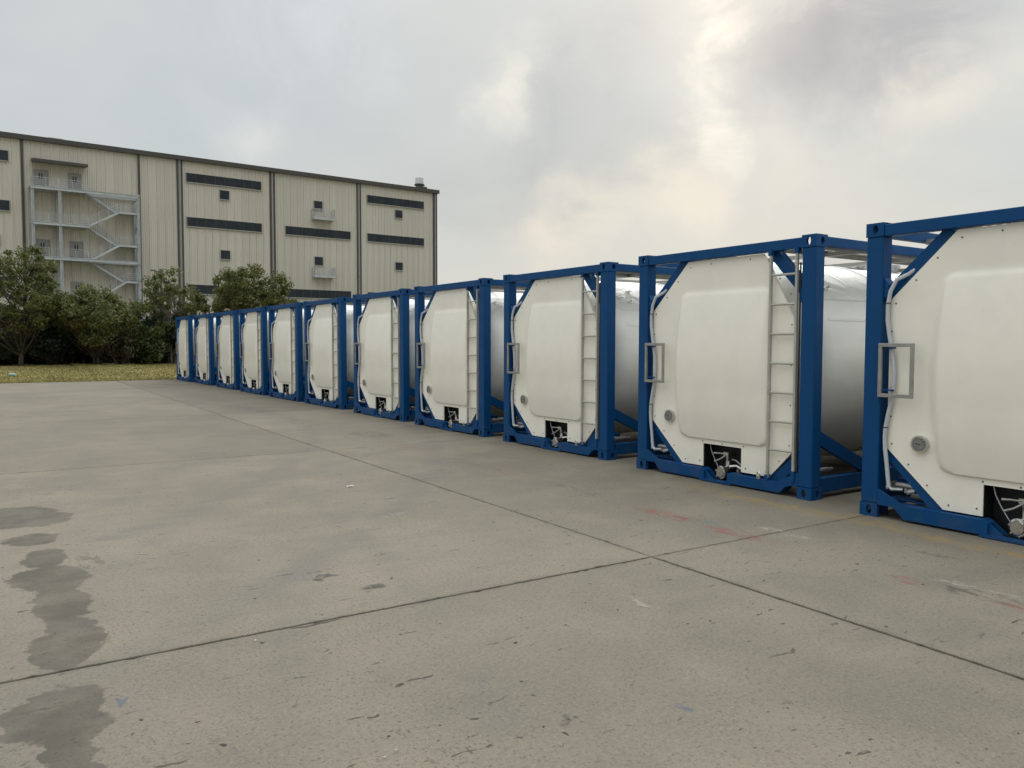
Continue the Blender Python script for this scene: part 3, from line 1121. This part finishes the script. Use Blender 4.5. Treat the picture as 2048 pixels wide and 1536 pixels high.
for i, (x, y, hh_, ww, mt, nm, lb) in enumerate([
    (-.6, 48.3, 3.1, 3.0, 'leaf_dark', 'dark_shrub', 'dark shrub under the trees at the far left edge'),
    (1.3, 49.0, 3.3, 2.8, 'leaf_dark', 'dark_shrub', 'dark shrub behind the trunk of the tall left tree'),
    (2.9, 47.9, 2.5, 2.2, 'leaf_dark', 'dark_shrub', 'low dark shrub in front of the conifer'),
    (4.7, 49.4, 3.2, 2.8, 'leaf_dark', 'dark_shrub', 'dark shrub behind the low spreading tree'),
    (6.5, 48.4, 3.5, 2.8, 'leaf_dark', 'dark_shrub', 'dark shrub right of the low spreading tree'),
    (7.7, 47.4, 2.6, 2.2, 'leaf_dark', 'dark_shrub', 'dark shrub left of the branchy tree foot'),
    (9.6, 47.6, 2.8, 2.6, 'leaf_dark', 'dark_shrub', 'dark shrub beside the farthest tank container'),
    (.2, 47.6, 1.9, 2.6, 'leaf_dark', 'green_shrub', 'low dark green shrub at the left edge, left of the tall tree trunk'),
    (3.1, 47.2, 2.0, 2.4, 'leaf_dark', 'green_shrub', 'low dark green shrub between the tall tree and the low spreading tree'),
    (7.5, 47.0, 2.2, 2.4, 'leaf_green', 'green_shrub', 'mid green shrub right of the low spreading tree by the grass'),
    (6.1, 46.0, 1.7, 1.5, 'leaf_grey', 'reddish_shrub', 'small reddish brown shrub under the low spreading tree'),
]):
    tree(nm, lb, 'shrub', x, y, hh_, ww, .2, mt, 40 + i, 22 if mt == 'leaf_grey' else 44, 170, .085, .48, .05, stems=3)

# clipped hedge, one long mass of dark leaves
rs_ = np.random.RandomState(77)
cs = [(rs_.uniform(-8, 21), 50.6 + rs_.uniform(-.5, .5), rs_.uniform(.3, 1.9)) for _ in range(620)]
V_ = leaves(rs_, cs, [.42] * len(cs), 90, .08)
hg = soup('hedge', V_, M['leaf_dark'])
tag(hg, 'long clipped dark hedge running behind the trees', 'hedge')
# behind it a dark bank of undergrowth so little light comes through
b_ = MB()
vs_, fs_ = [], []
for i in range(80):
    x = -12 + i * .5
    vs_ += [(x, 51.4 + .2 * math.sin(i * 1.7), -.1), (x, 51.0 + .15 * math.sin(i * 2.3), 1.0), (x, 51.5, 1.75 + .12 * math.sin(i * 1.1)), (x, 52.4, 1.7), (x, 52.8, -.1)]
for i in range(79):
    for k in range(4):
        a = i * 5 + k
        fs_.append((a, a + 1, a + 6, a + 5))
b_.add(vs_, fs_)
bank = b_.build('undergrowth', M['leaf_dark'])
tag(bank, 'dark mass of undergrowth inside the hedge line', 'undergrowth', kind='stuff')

# ------------------------------------------------------------------ tank containers
W, H, L = 2.438, 2.554, 6.058
X0 = 6.721
YK = [1.637, 4.665, 7.769, 10.81, 13.766, 17.065, 19.939, 22.884, 25.98, 29.212, 32.122]
DX = [-.252, -.119, -.023, .001, .025, .089, .07, .055, .09, .074, -.009]
Yc = W / 2


def Y(u):
    """u: metres from the left edge of the end frame as seen from the yard"""
    return Yc - u


def casting_mesh():
    """ISO corner casting, outer corner at origin: front face x=0, side face y=0, top z=H. local 0..178 x 0..162 x 0..118"""
    bm = bmesh.new()
    dx, dy, dz = .178, .162, .118
    def face_with_hole(o, u, v, nrm, lu, lv, cu_, cv_, hu, hv, t=.03):
        o, u, v, nrm = map(Vector, (o, u, v, nrm))
        outer = [(0, 0), (lu, 0), (lu, lv), (0, lv)]
        # subdivide the outer ring so it bridges to an 8-gon
        ring = []
        for i in range(4):
            a, b = outer[i], outer[(i + 1) % 4]
            ring += [a, ((a[0] + b[0]) / 2, (a[1] + b[1]) / 2)]
        c8 = []
        for i in range(8):
            x, y = ring[i]
            sx = -1 if x < lu * .25 else (1 if x > lu * .75 else 0)
            sy = -1 if y < lv * .25 else (1 if y > lv * .75 else 0)
            kx = hu * (.62 if sx and sy else 1.0)
            ky = hv * (.80 if sx and sy else 1.0)
            c8.append((cu_ + sx * kx, cv_ + sy * ky))
        P3 = lambda p, d: o + u * p[0] + v * p[1] + nrm * d
        vo = [bm.verts.new(P3(p, 0)) for p in ring]
        vi = [bm.verts.new(P3(p, 0)) for p in c8]
        vb = [bm.verts.new(P3(p, -t)) for p in c8]
        for i in range(8):
            j = (i + 1) % 8
            bm.faces.new((vo[i], vo[j], vi[j], vi[i]))
            bm.faces.new((vi[i], vi[j], vb[j], vb[i]))
    face_with_hole((0, 0, 0), (0, 1, 0), (0, 0, 1), (-1, 0, 0), dy, dz, .085, .058, .026, .042)
    face_with_hole((0, 0, 0), (1, 0, 0), (0, 0, 1), (0, -1, 0), dx, dz, .10, .058, .030, .036)
    face_with_hole((0, 0, dz), (1, 0, 0), (0, 1, 0), (0, 0, 1), dx, dy, .095, .085, .045, .030)
    for q in ([(0, 0, 0), (dx, 0, 0), (dx, dy, 0), (0, dy, 0)], [(dx, 0, 0), (dx, dy, 0), (dx, dy, dz), (dx, 0, dz)]):
        bm.faces.new([bm.verts.new(p) for p in q])
    # inner side open in the middle: one can look through
    for q in ([(0, dy, 0), (.04, dy, 0), (.04, dy, dz), (0, dy, dz)], [(.14, dy, 0), (dx, dy, 0), (dx, dy, dz), (.14, dy, dz)]):
        bm.faces.new([bm.verts.new(p) for p in q])
    bmesh.ops.remove_doubles(bm, verts=bm.verts, dist=.0005)
    bmesh.ops.recalc_face_normals(bm, faces=bm.faces)
    me = bpy.data.meshes.new('corner_casting')
    bm.to_mesh(me)
    bm.free()
    me.materials.append(M['blue'])
    return me


CAST = casting_mesh()
PD = .06          # depth of the white end panel behind the frame face


def in_panel(u, z):
    poly = PANEL
    c_ = False
    j = len(poly) - 1
    for i in range(len(poly)):
        if ((poly[i][1] > z) != (poly[j][1] > z)) and (u < (poly[j][0] - poly[i][0]) * (z - poly[i][1]) / (poly[j][1] - poly[i][1]) + poly[i][0]):
            c_ = not c_
        j = i
    return c_


PANEL = [(.755, 2.425), (.205, 1.885), (.205, .61), (.70, .155), (1.01, .155), (1.01, .408), (1.54, .408), (1.54, .155), (1.90, .155), (2.165, .43), (2.165, 2.02), (1.83, 2.37), (1.80, 2.425)]


def pan_height(u, z):
    """raised centre pan of the end cover"""
    # left and right edges of the pan bow outwards at mid height
    t = (z - 1.26) / .83
    if abs(t) > 1.25:
        return 0.0
    bow = max(0, 1 - t * t)
    le_o, le_i = .645 - .225 * bow, .670 - .120 * bow
    re_i, re_o = 1.875 - .065 * bow, 1.905 + .085 * bow
    le, re = le_i, re_i
    flank_l, flank_r = le_i - le_o, re_o - re_i
    sm = lambda x: max(0, min(1, x)) ** 2 * (3 - 2 * max(0, min(1, x)))
    ln_ = lambda x: max(0.0, min(1.0, x))
    a = ln_((u - le_o) / flank_l)
    b = ln_((re_o - u) / flank_r)
    a, b = .75 * a + .25 * sm(a), .75 * b + .25 * sm(b)
    c1 = sm((z - .452) / .012)
    d1 = sm((2.105 - z) / .03)
    # rounded corners through a soft superellipse
    a = sm((u - le) / flank_l + .0)
    b = sm((re + flank_r - u) / flank_r)
    c1 = sm((z - .452) / .012)
    d1 = sm((2.12 - z) / .085)
    cu_, cz_ = None, None
    r = .10
    k = 1.0
    for (ex, sx) in ((.665, 1), (1.895, -1)):
        for (ez, sz) in ((.466, 1), (2.075, -1)):
            ux, uz = (u - ex) * sx, (z - ez) * sz
            if ux < r and uz < r:
                dd = math.hypot(r - ux, r - uz)
                k = min(k, sm((r - dd) / (.02 if ez < 1 else .06) + .5))
    return min(a, b, c1, d1, k) * (.009 + .007 * (z < 1.0) * min(1, (1.0 - z) * 4) + .080 * bow)


def end_panel_mesh():
    """white end cover as a fine height field cut to the octagon outline"""
    us = sorted(set([round(.205 + i * (1.96 / 98), 5) for i in range(99)] + [1.01, 1.54]))
    zs = sorted(set([round(.155 + i * (2.27 / 114), 5) for i in range(115)] + [.408] + [.448 + i * .004 for i in range(6)] + [2.045 + i * .0085 for i in range(8)]))
    bm = bmesh.new()
    vd = {}
    def V3(i, j):
        if (i, j) not in vd:
            u, z = us[i], zs[j]
            vd[i, j] = bm.verts.new((PD - pan_height(u, z), Y(u), z))
        return vd[i, j]
    for i in range(len(us) - 1):
        for j in range(len(zs) - 1):
            bm.faces.new((V3(i, j), V3(i + 1, j), V3(i + 1, j + 1), V3(i, j + 1)))
    # cut to outline with planes for the slanted corners and drop the valve opening
    for (a, b) in (((.755, 2.425), (.205, 1.885)), ((.205, .61), (.70, .155)), ((1.90, .155), (2.165, .43)), ((2.165, 2.02), (1.83, 2.37)), ((1.83, 2.37), (1.80, 2.425))):
        pa = Vector((0, Y(a[0]), a[1]))
        d = Vector((0, Y(b[0]), b[1])) - pa
        nn = Vector((0, d.z, -d.y)).normalized()
        cc_ = Vector((0, Y(1.2), 1.25))
        if (cc_ - pa).dot(nn) > 0:
            nn = -nn
        bmesh.ops.bisect_plane(bm, geom=bm.verts[:] + bm.edges[:] + bm.faces[:], plane_co=pa, plane_no=nn, clear_outer=True, dist=1e-5)
    dead = [f for f in bm.faces if 1.01 < Yc - f.calc_center_median().y < 1.54 and f.calc_center_median().z < .408]
    bmesh.ops.delete(bm, geom=dead, context='FACES')
    # turned-back rim gives the sheet an edge
    bed = [e for e in bm.edges if e.is_boundary]
    r_ = bmesh.ops.extrude_edge_only(bm, edges=bed)
    for v_ in [x for x in r_['geom'] if isinstance(x, bmesh.types.BMVert)]:
        v_.co.x += .022
    bmesh.ops.recalc_face_normals(bm, faces=bm.faces)
    me = bpy.data.meshes.new('end_panel')
    bm.to_mesh(me)
    bm.free()
    me.polygons.foreach_set('use_smooth', [True] * len(me.polygons))
    me.set_sharp_from_angle(angle=R(50))
    me.materials.append(M['white'])
    return me


def cable(u, z, x):
    return (x, Y(u), z)


def make_container():
    root = empty('tank_container', (0, 0, 0))
    def part(name, mb_, mt, parent=root, **k):
        return mb_.build(name, mt, parent, **k)
    # castings: 8, mirrored with negative scale on the shared mesh
    for x, sx in ((0, 1), (L, -1)):
        for y, sy in ((-Yc, 1), (Yc, -1)):
            for z, sz in ((0, -1), (H, 1)):
                o = bpy.data.objects.new('corner_casting', CAST)
                col.objects.link(o)
                o.parent = root
                o.location = (x, y, (.118 if sz < 0 else H - .118))
                o.scale = (sx, sy, sz)
    # posts
    for x0, x1 in ((.006, .146), (L - .146, L - .006)):
        for y0, y1 in ((-Yc + .005, -Yc + .158), (Yc - .158, Yc - .005)):
            b = MB()
            b.cbox(x0, x1, y0, y1, .118, H - .118, .008)
            part('corner_post', b, M['blue'])
    # faint weld line half-way up the near post is a raised strip
    # end frames: top and bottom rails, corner braces, gussets
    for end in (0, 1):
        fx = (lambda v: v) if end == 0 else (lambda v: L - v)
        def bx(b, x0, x1, u0, u1, z0, z1, c=.005):
            xa, xb = sorted((fx(x0), fx(x1)))
            ya, yb2 = sorted((Y(u0), Y(u1)))
            b.cbox(xa, xb, ya, yb2, z0, z1, c)
        b = MB()
        bx(b, .008, .108, .162, W - .162, 2.434, 2.536)
        part('top_end_rail', b, M['blue'])
        # bottom end rail: arched foot by each casting, raised box beams, dropped middle under the valve
        b = MB()
        zt = .140
        def plate(poly, x0, x1):
            b.prism([(Y(p[0]), p[1]) for p in poly], 'x', min(fx(x0), fx(x1)), max(fx(x0), fx(x1)))
        plate([(.162, .112), (.162, zt), (1.03, zt), (1.075, .118), (1.075, .022), (.40, .022), (.325, .095), (.295, .112)], .004, .135)
        plate([(1.40, .022), (1.40, zt - .012), (W - .162, zt - .012), (W - .162, .112), (W - .25, .112), (W - .31, .090), (W - .37, .022)], .004, .135)
        plate([(1.02, .008), (1.02, .030), (1.46, .030), (1.46, .008)], -.012, .20)
        plate([(1.075, .030), (1.19, .030), (1.075, .118)], .030, .042)
        plate([(1.075, .030), (1.19, .030), (1.075, .118)], .110, .122)
        part('bottom_end_rail', b, M['blue'])
        # diagonal braces in the four corners (they stand behind the edge of the cover)
        for (a, c_) in (((.70, 2.434), (.14, 1.905)), ((1.88, 2.434), (2.30, 1.98)), ((.14, .655), (.70, .10)), ((1.93, .10), (2.30, .45))):
            b = MB()
            lo = a[1] < 1
            dn = Vector((0, Y(c_[0]) - Y(a[0]), c_[1] - a[1])).normalized()
            b.bar((fx(PD + .065), Y(a[0]), a[1]), (fx(PD + .065), Y(c_[0]), c_[1]), .10, .105, up=(0, -dn.z, dn.y))
            part('corner_brace', b, M['blue'])
        # triangular gussets over the bottom castings
        for (ua, ub) in ((.158, .395), (W - .158, W - .40)):
            b = MB()
            plate([(ua, .118), (ua, .255), (ub, .142), (ub, .118)], .010, .020)
            part('gusset', b, M['blue'])
        # small gussets at the heads of the posts
        for (ua, ub) in ((.158, .20), (W - .158, W - .20)):
            b = MB()
            plate([(ua, 1.90), (ua, 2.08), (ub, 2.02), (ub, 1.93)], .03, .13)
            part('brace_stop', b, M['blue'])
        # floor plate and cross bars low in the corners
        b = MB()
        bx(b, .14, .34, .16, 1.0, .150, .162, .002)
        bx(b, .14, .34, 1.55, W - .16, .150, .162, .002)
        bx(b, .30, .38, .16, W - .16, .24, .32, .004)
        part('cross_member', b, M['blue'])
    for y0, y1 in ((-Yc + .010, -Yc + .085), (Yc - .085, Yc - .010)):
        b = MB()
        b.cbox(.178, L - .178, y0, y1, 2.448, 2.540, .005)
        part('top_side_rail', b, M['blue'])
        b = MB()
        b.cbox(.178, L - .178, y0 + .01 if y0 < 0 else y0 - .02, y1 + .02 if y0 < 0 else y1 - .01, .055, .205, .005)
        part('bottom_side_rail', b, M['blue'])
        ym = (y0 + y1) / 2
        for xa, xb in ((.10, 1.02), (L - .10, L - 1.02)):
            b = MB()
            b.bar((xa, ym, .62), (xb, ym, .21), .06, .12)
            part('side_brace', b, M['blue'])
        for xa in (1.75, L - 1.75):
            b = MB()
            b.cbox(xa - .06, xa + .06, ym - .04, ym + .04, .205, .55, .004)
            part('saddle_support', b, M['blue'])
    # tank: clad barrel with dished ends, bands
    b = MB()
    cz, rt = 1.30, 1.125
    pr = [(.13, .05), (.135, .45), (.165, .74), (.21, .86), (.27, .98), (.33, 1.06), (.40, 1.105), (.48, rt), (L - .40, rt), (L - .30, 1.09), (L - .18, .9), (L - .14, .5), (L - .13, .05)]
    seg = 72
    rows = []
    for (x, r) in pr[:8]:
        rows.append((x, r))
    for i in range(1, 24):
        rows.append((.48 + (L - .88) * i / 24, rt))
    rows += pr[8:]
    vs2, fs2 = [], []
    rg = random.Random(9)
    for (x, r) in rows:
        for k in range(seg):
            a = 2 * PI * k / seg
            q = r
            if r == rt:
                # sheet joints: flat long seams at fixed angles
                q = r + .0016 * math.sin(a * 9 + x) + .0012 * math.sin(x * 5)
            vs2.append((x, q * math.cos(a), cz + q * math.sin(a)))
    for i in range(len(rows) - 1):
        for k in range(seg):
            fs2.append((i * seg + k, i * seg + (k + 1) % seg, (i + 1) * seg + (k + 1) % seg, (i + 1) * seg + k))
    fs2.append(tuple(range(seg)))
    fs2.append(tuple((len(rows) - 1) * seg + k for k in range(seg)))
    b.add(vs2, fs2)
    tank = part('tank_shell', b, M['tank'], smooth=True, angle=60)
    for x in (1.85, 3.03, 4.2):
        b = MB()
        ring = []
        for k in range(73):
            a = 2 * PI * k / 72
            ring.append((x, (rt + .004) * math.cos(a), cz + (rt + .004) * math.sin(a)))
        b.tube(ring[:-1] + [ring[0]], .012, 5, caps=False)
        part('band', b, M['steel'], tank)
    for ang in (38, 25, 142, 155):
        b = MB()
        a = R(ang)
        p = Vector((0, (rt + .003) * math.cos(a), cz + (rt + .003) * math.sin(a)))
        q = Vector((0, (rt + .003) * math.cos(a + .03), cz + (rt + .003) * math.sin(a + .03)))
        b.add([(.50, p.y * 1.003, p.z), (L - .40, p.y * 1.003, p.z), (L - .40, q.y, q.z), (.50, q.y, q.z), (.50, p.y * .99, p.z - .002), (L - .40, p.y * .99, p.z - .002)],
              [(0, 1, 2, 3), (0, 4, 5, 1)])
        part('cladding_lap', b, M['tank'], tank)
    # loose ends of straps and clips on the shoulder of the cladding, yard side and far side
    for sy in (1, -1):
        for (x, ang, sz) in ((.52, 52, .03), (.60, 47, .022), (.85, 55, .03), (.74, 44, .02)):
            b = MB()
            a = R(ang)
            cy, cz2 = (rt + .01) * math.cos(a) * sy, cz + (rt + .01) * math.sin(a)
            b.tube([(x, cy, cz2), (x + .02, cy * 1.03, cz2 + .02), (x + .07, cy * 1.035, cz2 + .005)], [.012, .014, .006], 6)
            b.box(x - .03, x + .03, cy - .012, cy + .012, cz2 - sz, cz2 + sz * .3)
            part('strap_clip', b, M['steel'], tank)
    # white end cover, front
    me = end_panel_mesh()
    ep = bpy.data.objects.new('end_panel', me)
    col.objects.link(ep)
    ep.parent = root
    b = MB()
    for (u, z) in [(1.09, 2.38), (.79, 2.36), (1.62, 2.385), (.60, 2.215), (.425, 2.045), (.255, 1.857), (.225, 1.62), (.225, 1.375), (.232, 1.133), (.235, .886), (.25, .65), (.40, .49), (.565, .335),
                   (.745, .20), (.965, .21), (1.005, .43), (1.28, .425), (1.57, .43), (1.60, .20), (1.86, .20), (2.02, .33), (2.135, .50), (2.14, .90), (2.14, 1.3), (2.14, 1.7), (2.12, 2.00), (1.99, 2.16)]:
        b.tube([(PD + .002, Y(u), z), (PD - .004, Y(u), z)], .0072, 6)
    bo = part('bolts', b, M['bolt'], ep)
    tag(bo, kind='stuff')
    # dial thermometer in the cover
    gp = (PD - .004, Y(.505), .675)
    b = MB()
    b.tube([(PD + .01, gp[1], gp[2]), (PD - .035, gp[1], gp[2])], .072, 24)
    ga = part('gauge', b, M['steel'])
    b = MB()
    b.tube([(PD - .030, gp[1], gp[2]), (PD - .0375, gp[1], gp[2])], .058, 24)
    part('dial', b, M['gauge'], ga)
    b = MB()
    b.bar((PD - .040, gp[1] + .03, gp[2] + .008), (PD - .040, gp[1] - .012, gp[2] - .004), .002, .006)
    for k in range(12):
        a = 2 * PI * k / 12
        b.bar((PD - .0395, gp[1] + .046 * math.cos(a), gp[2] + .046 * math.sin(a)), (PD - .0395, gp[1] + .054 * math.cos(a), gp[2] + .054 * math.sin(a)), .002, .004)
    part('pointer', b, M['black'], ga)
    # valve recess
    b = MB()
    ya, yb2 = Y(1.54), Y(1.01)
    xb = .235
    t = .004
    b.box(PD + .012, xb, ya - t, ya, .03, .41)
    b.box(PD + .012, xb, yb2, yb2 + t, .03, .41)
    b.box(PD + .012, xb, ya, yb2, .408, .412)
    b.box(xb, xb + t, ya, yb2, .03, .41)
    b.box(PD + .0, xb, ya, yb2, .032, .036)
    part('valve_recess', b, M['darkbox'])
    # outlet valve with blind flange, swing bolts, operating levers
    vy, vz = Y(1.275), .135
    b = MB()
    b.tube([(.23, vy, vz + .02), (.17, vy, vz + .01), (.10, vy, vz)], .045, 12)
    b.tube([(.17, vy, vz), (.17, vy, vz + .10)], [.035, .03], 10)
    b.tube([(.17, vy, vz + .03), (.19, vy - .10, vz + .05), (.21, vy - .16, vz + .02)], [.028, .022, .02], 8)
    va = part('outlet_valve', b, M['steel'], smooth=True, angle=40)
    b = MB()
    b.tube([(.085, vy, vz - .02), (.055, vy + .005, vz - .02), (.05, vy + .005, vz - .02), (.038, vy + .006, vz - .02)], [.072, .072, .055, .05], 18)
    for k in range(6):
        a = 2 * PI * k / 6 + .3
        b.tube([(.035, vy + .062 * math.cos(a), vz - .02 + .062 * math.sin(a)), (.105, vy + .062 * math.cos(a), vz - .02 + .062 * math.sin(a))], .009, 6)
    part('blind_flange', b, M['steel'], va)
    b = MB()
    b.tube([(.16, vy, vz + .10), (.16, vy, vz + .17), (.15, vy + .02, vz + .18)], [.022, .026, .02], 8)
    b.box(.125, .19, vy - .035, vy + .035, vz + .155, vz + .195)
    part('valve_stem', b, M['steel'], va)
    b = MB()
    b.tube([(.13, vy + .01, vz + .175), (.11, vy + .08, vz + .178), (.10, vy + .145, vz + .172)], [.008, .008, .011], 6)
    b.tube([(.12, vy + .005, vz + .155), (.10, vy + .06, vz + .115), (.09, vy + .125, vz + .085)], [.008, .008, .011], 6)
    part('lever', b, M['galv'], va)
    b = MB()
    b.tube([(.12, Y(1.055), .41), (.12, Y(1.075), .33), (.13, Y(1.115), .24), (.13, Y(1.165), .16), (.14, Y(1.19), .12)], .0045, 6)
    part('release_cable', b, M['hose'], va)
    b = MB()
    b.tube([(.16, vy - .06, vz + .12), (.14, vy - .13, vz + .12), (.15, vy - .20, vz + .07), (.18, vy - .22, vz)], .009, 6)
    b.tube([(.19, vy - .12, .05), (.19, vy - .12, .15)], .018, 8)
    b.tube([(.20, vy - .18, .05), (.20, vy - .18, .14)], .016, 8)
    part('steam_pipe', b, M['galv'], va)
    # ladder
    ld = MB()
    ld.cbox(.000, .032, Y(1.926), Y(1.902), .15, 2.44, .002)
    la = part('ladder', ld, M['alu'])
    ld = MB()
    ld.cbox(.000, .030, Y(2.233), Y(2.208), .24, 2.44, .002)
    part('ladder_stile', ld, M['alu'], la)
    ld = MB()
    ld.cbox(.030, .042, Y(2.252), Y(2.237), .24, 2.30, .002)
    part('ladder_backing', ld, M['bolt'], la)
    rg0 = None
    for z in (2.193, 1.90, 1.607, 1.315, 1.022, .732, .446):
        if rg0 is None:
            b = MB()
            b.tube([(.016, Y(1.925), 0), (.016, Y(2.205), 0)], .0115, 8)
            rg0 = part('rung', b, M['alu'], la)
            rg0.location = (0, 0, z)
        else:
            inst(rg0, la, (0, 0, z))
    for (u0, u1, z0, z1) in ((1.89, 1.925, .128, .185), (2.20, 2.24, .15, .26), (1.89, 1.93, 2.39, 2.45), (2.20, 2.24, 2.39, 2.45)):
        b = MB()
        b.box(-.004, .05, Y(u1), Y(u0), z0, z1)
        part('ladder_foot', b, M['blue'], la)
    # document holder: open rectangular frame standing off the left post
    b = MB()
    xh0, xh1 = -.035, -.012
    for (u0, u1, z0, z1) in ((.16, .47, 1.486, 1.517), (.16, .47, 1.055, 1.086), (.16, .190, 1.086, 1.486), (.440, .47, 1.086, 1.486)):
        b.cbox(xh0, xh1, Y(u1), Y(u0), z0, z1, .002)
    dh = part('document_frame', b, M['galv'])
    b = MB()
    b.box(-.012, .02, Y(.29), Y(.15), 1.470, 1.484)
    b.box(-.012, .02, Y(.28), Y(.15), 1.108, 1.122)
    part('frame_bracket', b, M['blue'], dh)
    # drain hose down the left post
    pts = [(.46, 2.19), (.353, 2.10), (.273, 2.057), (.222, 1.965), (.200, 1.855), (.200, 1.717), (.218, 1.597), (.240, 1.479), (.262, 1.361), (.272, 1.243), (.268, 1.124), (.252, 1.024),
           (.226, .902), (.206, .79), (.201, .70), (.207, .60), (.224, .481), (.238, .363), (.250, .274)]
    b = MB()
    b.tube([(.030 + (.09 if i == 0 else 0) + (.04 if i == 1 else 0), Y(u), z) for i, (u, z) in enumerate(pts)], .0175, 10)
    ho = part('drain_hose', b, M['hose'], smooth=True, angle=60)
    for (u, z) in ((.200, 1.86), (.206, .79)):
        b = MB()
        b.tube([(.030, Y(u), z - .004), (.030, Y(u), z + .004)], .021, 10)
        b.bar((.030, Y(u - .05), z), (.030, Y(u + .01), z), .006, .006)
        part('hose_clip', b, M['black'], ho)
    b = MB()
    b.tube([(.035, Y(.245), .285), (.035, Y(.27), .262), (.06, Y(.36), .268)], [.017, .02, .016], 8)
    b.tube([(.035, Y(.235), .262), (.03, Y(.225), .285)], [.012, .008], 6)
    part('hose_coupling', b, M['steel'], ho)
    # steam pipes with caps low in the left corner
    b = MB()
    b.tube([(.10, Y(.28), .295), (.10, Y(.52), .30)], .022, 10)
    b.tube([(.05, Y(.395), .250), (.09, Y(.44), .262)], [.024, .02], 8)
    b.tube([(.03, Y(.40), .250), (.03, Y(.40), .285)], [.012, .012], 6)
    part('steam_connection', b, M['galv'])
    b = MB()
    b.tube([(.25, Y(.34), .185), (.20, Y(.62), .200)], .026, 10)
    part('lower_pipe', b, M['galv'])
    # pipe lying low beside the side rail
    for sy in (-1, 1):
        b = MB()
        b.tube([(.24, sy * (Yc - .16), .245), (.30, sy * (Yc - .16), .245), (.301, sy * (Yc - .16), .245), (.47, sy * (Yc - .16), .245), (.50, sy * (Yc - .16), .245), (.56, sy * (Yc - .16), .245)], [.036, .036, .028, .028, .018, .016], 10)
        part('drain_pipe', b, M['galv'])
    # lashing eye
    b = MB()
    b.box(-.003, .006, Y(1.835), Y(1.79), .128, .175)
    ring = [(.0, Y(1.8125) + .018 * math.cos(a), .178 + .020 * math.sin(a)) for a in [i * 2 * PI / 10 for i in range(11)]]
    b.tube(ring, .006, 5, caps=False)
    part('lashing_eye', b, M['steel'])
    # perforated walkway planks on top
    for (y0, y1) in ((-Yc + .09, -Yc + .50), (.10, .55)):
        b = MB()
        x0, x1 = .16, L - .16
        z = 2.478
        nx = 96
        ny = 6
        dxx, dyy = (x1 - x0) / nx, (y1 - y0) / ny
        vs2, fs2 = [], []
        for i in range(nx + 1):
            for j in range(ny + 1):
                vs2.append((x0 + i * dxx, y0 + j * dyy, z))
        for i in range(nx):
            for j in range(ny):
                a = i * (ny + 1) + j
                q = (a, a + 1, a + ny + 2, a + ny + 1)
                if 0 < j < ny - 1 and i % 8 not in (0, 7):
                    cxx, cyy = x0 + (i + .5) * dxx, y0 + (j + .5) * dyy
                    hx, hy = dxx * .24, dyy * .24
                    s = len(vs2)
                    vs2 += [(cxx - hx, cyy - hy, z), (cxx - hx, cyy + hy, z), (cxx + hx, cyy + hy, z), (cxx + hx, cyy - hy, z)]
                    for k in range(4):
                        fs2.append((q[k], q[(k + 1) % 4], s + (k + 1) % 4, s + k))
                else:
                    fs2.append(q)
        b.add(vs2, fs2)
        b.box(x0, x1, y0 - .004, y0, z - .05, z)
        b.box(x0, x1, y1, y1 + .004, z - .05, z)
        part('walkway', b, M['galv'])
    for x in (.8, 2.0, 3.2, 4.4, 5.4):
        b = MB()
        b.box(x, x + .05, -Yc + .09, Yc - .09, 2.425, 2.47)
        part('walkway_bearer', b, M['galv'])
    # manlid and fittings on the crown
    b = MB()
    b.tube([(3.0, 0, 2.40), (3.0, 0, 2.50)], .27, 20)
    part('manlid', b, M['steel'])
    return root


proto = make_container()
NUM = ['nearest', 'second', 'third', 'fourth', 'fifth', 'sixth', 'seventh', 'eighth', 'ninth', 'tenth', 'farthest']
pool = [o for o in col.objects]
kids = children_of(proto, pool)
grand = {k.name: children_of(k, pool) for k in kids}
for k in range(11):
    if k == 0:
        r_ = proto
    else:
        r_ = proto.copy()
        col.objects.link(r_)
        for c_ in kids:
            n_ = c_.copy()
            col.objects.link(n_)
            n_.parent = r_
            for d_ in grand[c_.name]:
                e_ = d_.copy()
                col.objects.link(e_)
                e_.parent = n_
    r_.location = (X0 + DX[k], YK[k] + Yc, .001)
    if k == 0:
        r_['label'] = 'nearest white tank container in its blue frame, cut off by the right edge'
    elif k == 10:
        r_['label'] = 'farthest white tank container in its blue frame, last of the row by the grass'
    else:
        r_['label'] = NUM[k] + ' white tank container in a blue frame, counting from the right edge of the row'
    r_['category'] = 'tank container'
    r_['group'] = 'tank containers standing in a row on the concrete yard'

# ------------------------------------------------------------------ small litter
b_ = MB()
b_.tube([(0, -.13, .05), (0, -.08, .07), (0, .08, .075), (0, .14, .06)], [.02, .07, .075, .03], 8)
lt = b_.build('plastic_bottle', M['litter'])
lt.location = (1.17, 39.0, verge_z(1.17, 39.0))
lt.rotation_euler = (0, 0, R(70))
tag(lt, 'crushed pale teal plastic bottle lying on the grass at the left', 'litter')
for i, (x, y, s) in enumerate([(3.20, 7.78, .035), (1.13, 4.0, .008), (1.25, 2.62, .006), (1.19, 2.60, .007), (.63, 4.05, .006)]):
    b_ = MB()
    pts = [(math.cos(a) * s, math.sin(a) * s * .7, .004 + .25 * s * (k % 2)) for k, a in enumerate([q * .8 + i for q in range(5)])]
    b_.tube(pts, [s * .2, s * .35, s * .3, s * .35, s * .15], 5)
    o = b_.build('litter_scrap', M['shell'])
    o.location = (x, y, .002)
    tag(o, ['curled white scrap lying on the middle of the yard', 'tiny white chip on the near slab', 'white crumb at the bottom edge of the photo, right one',
            'white crumb at the bottom edge of the photo, left one', 'pale crumb just past the joint by the wet patch'][i], 'litter', 'white scraps on the concrete')
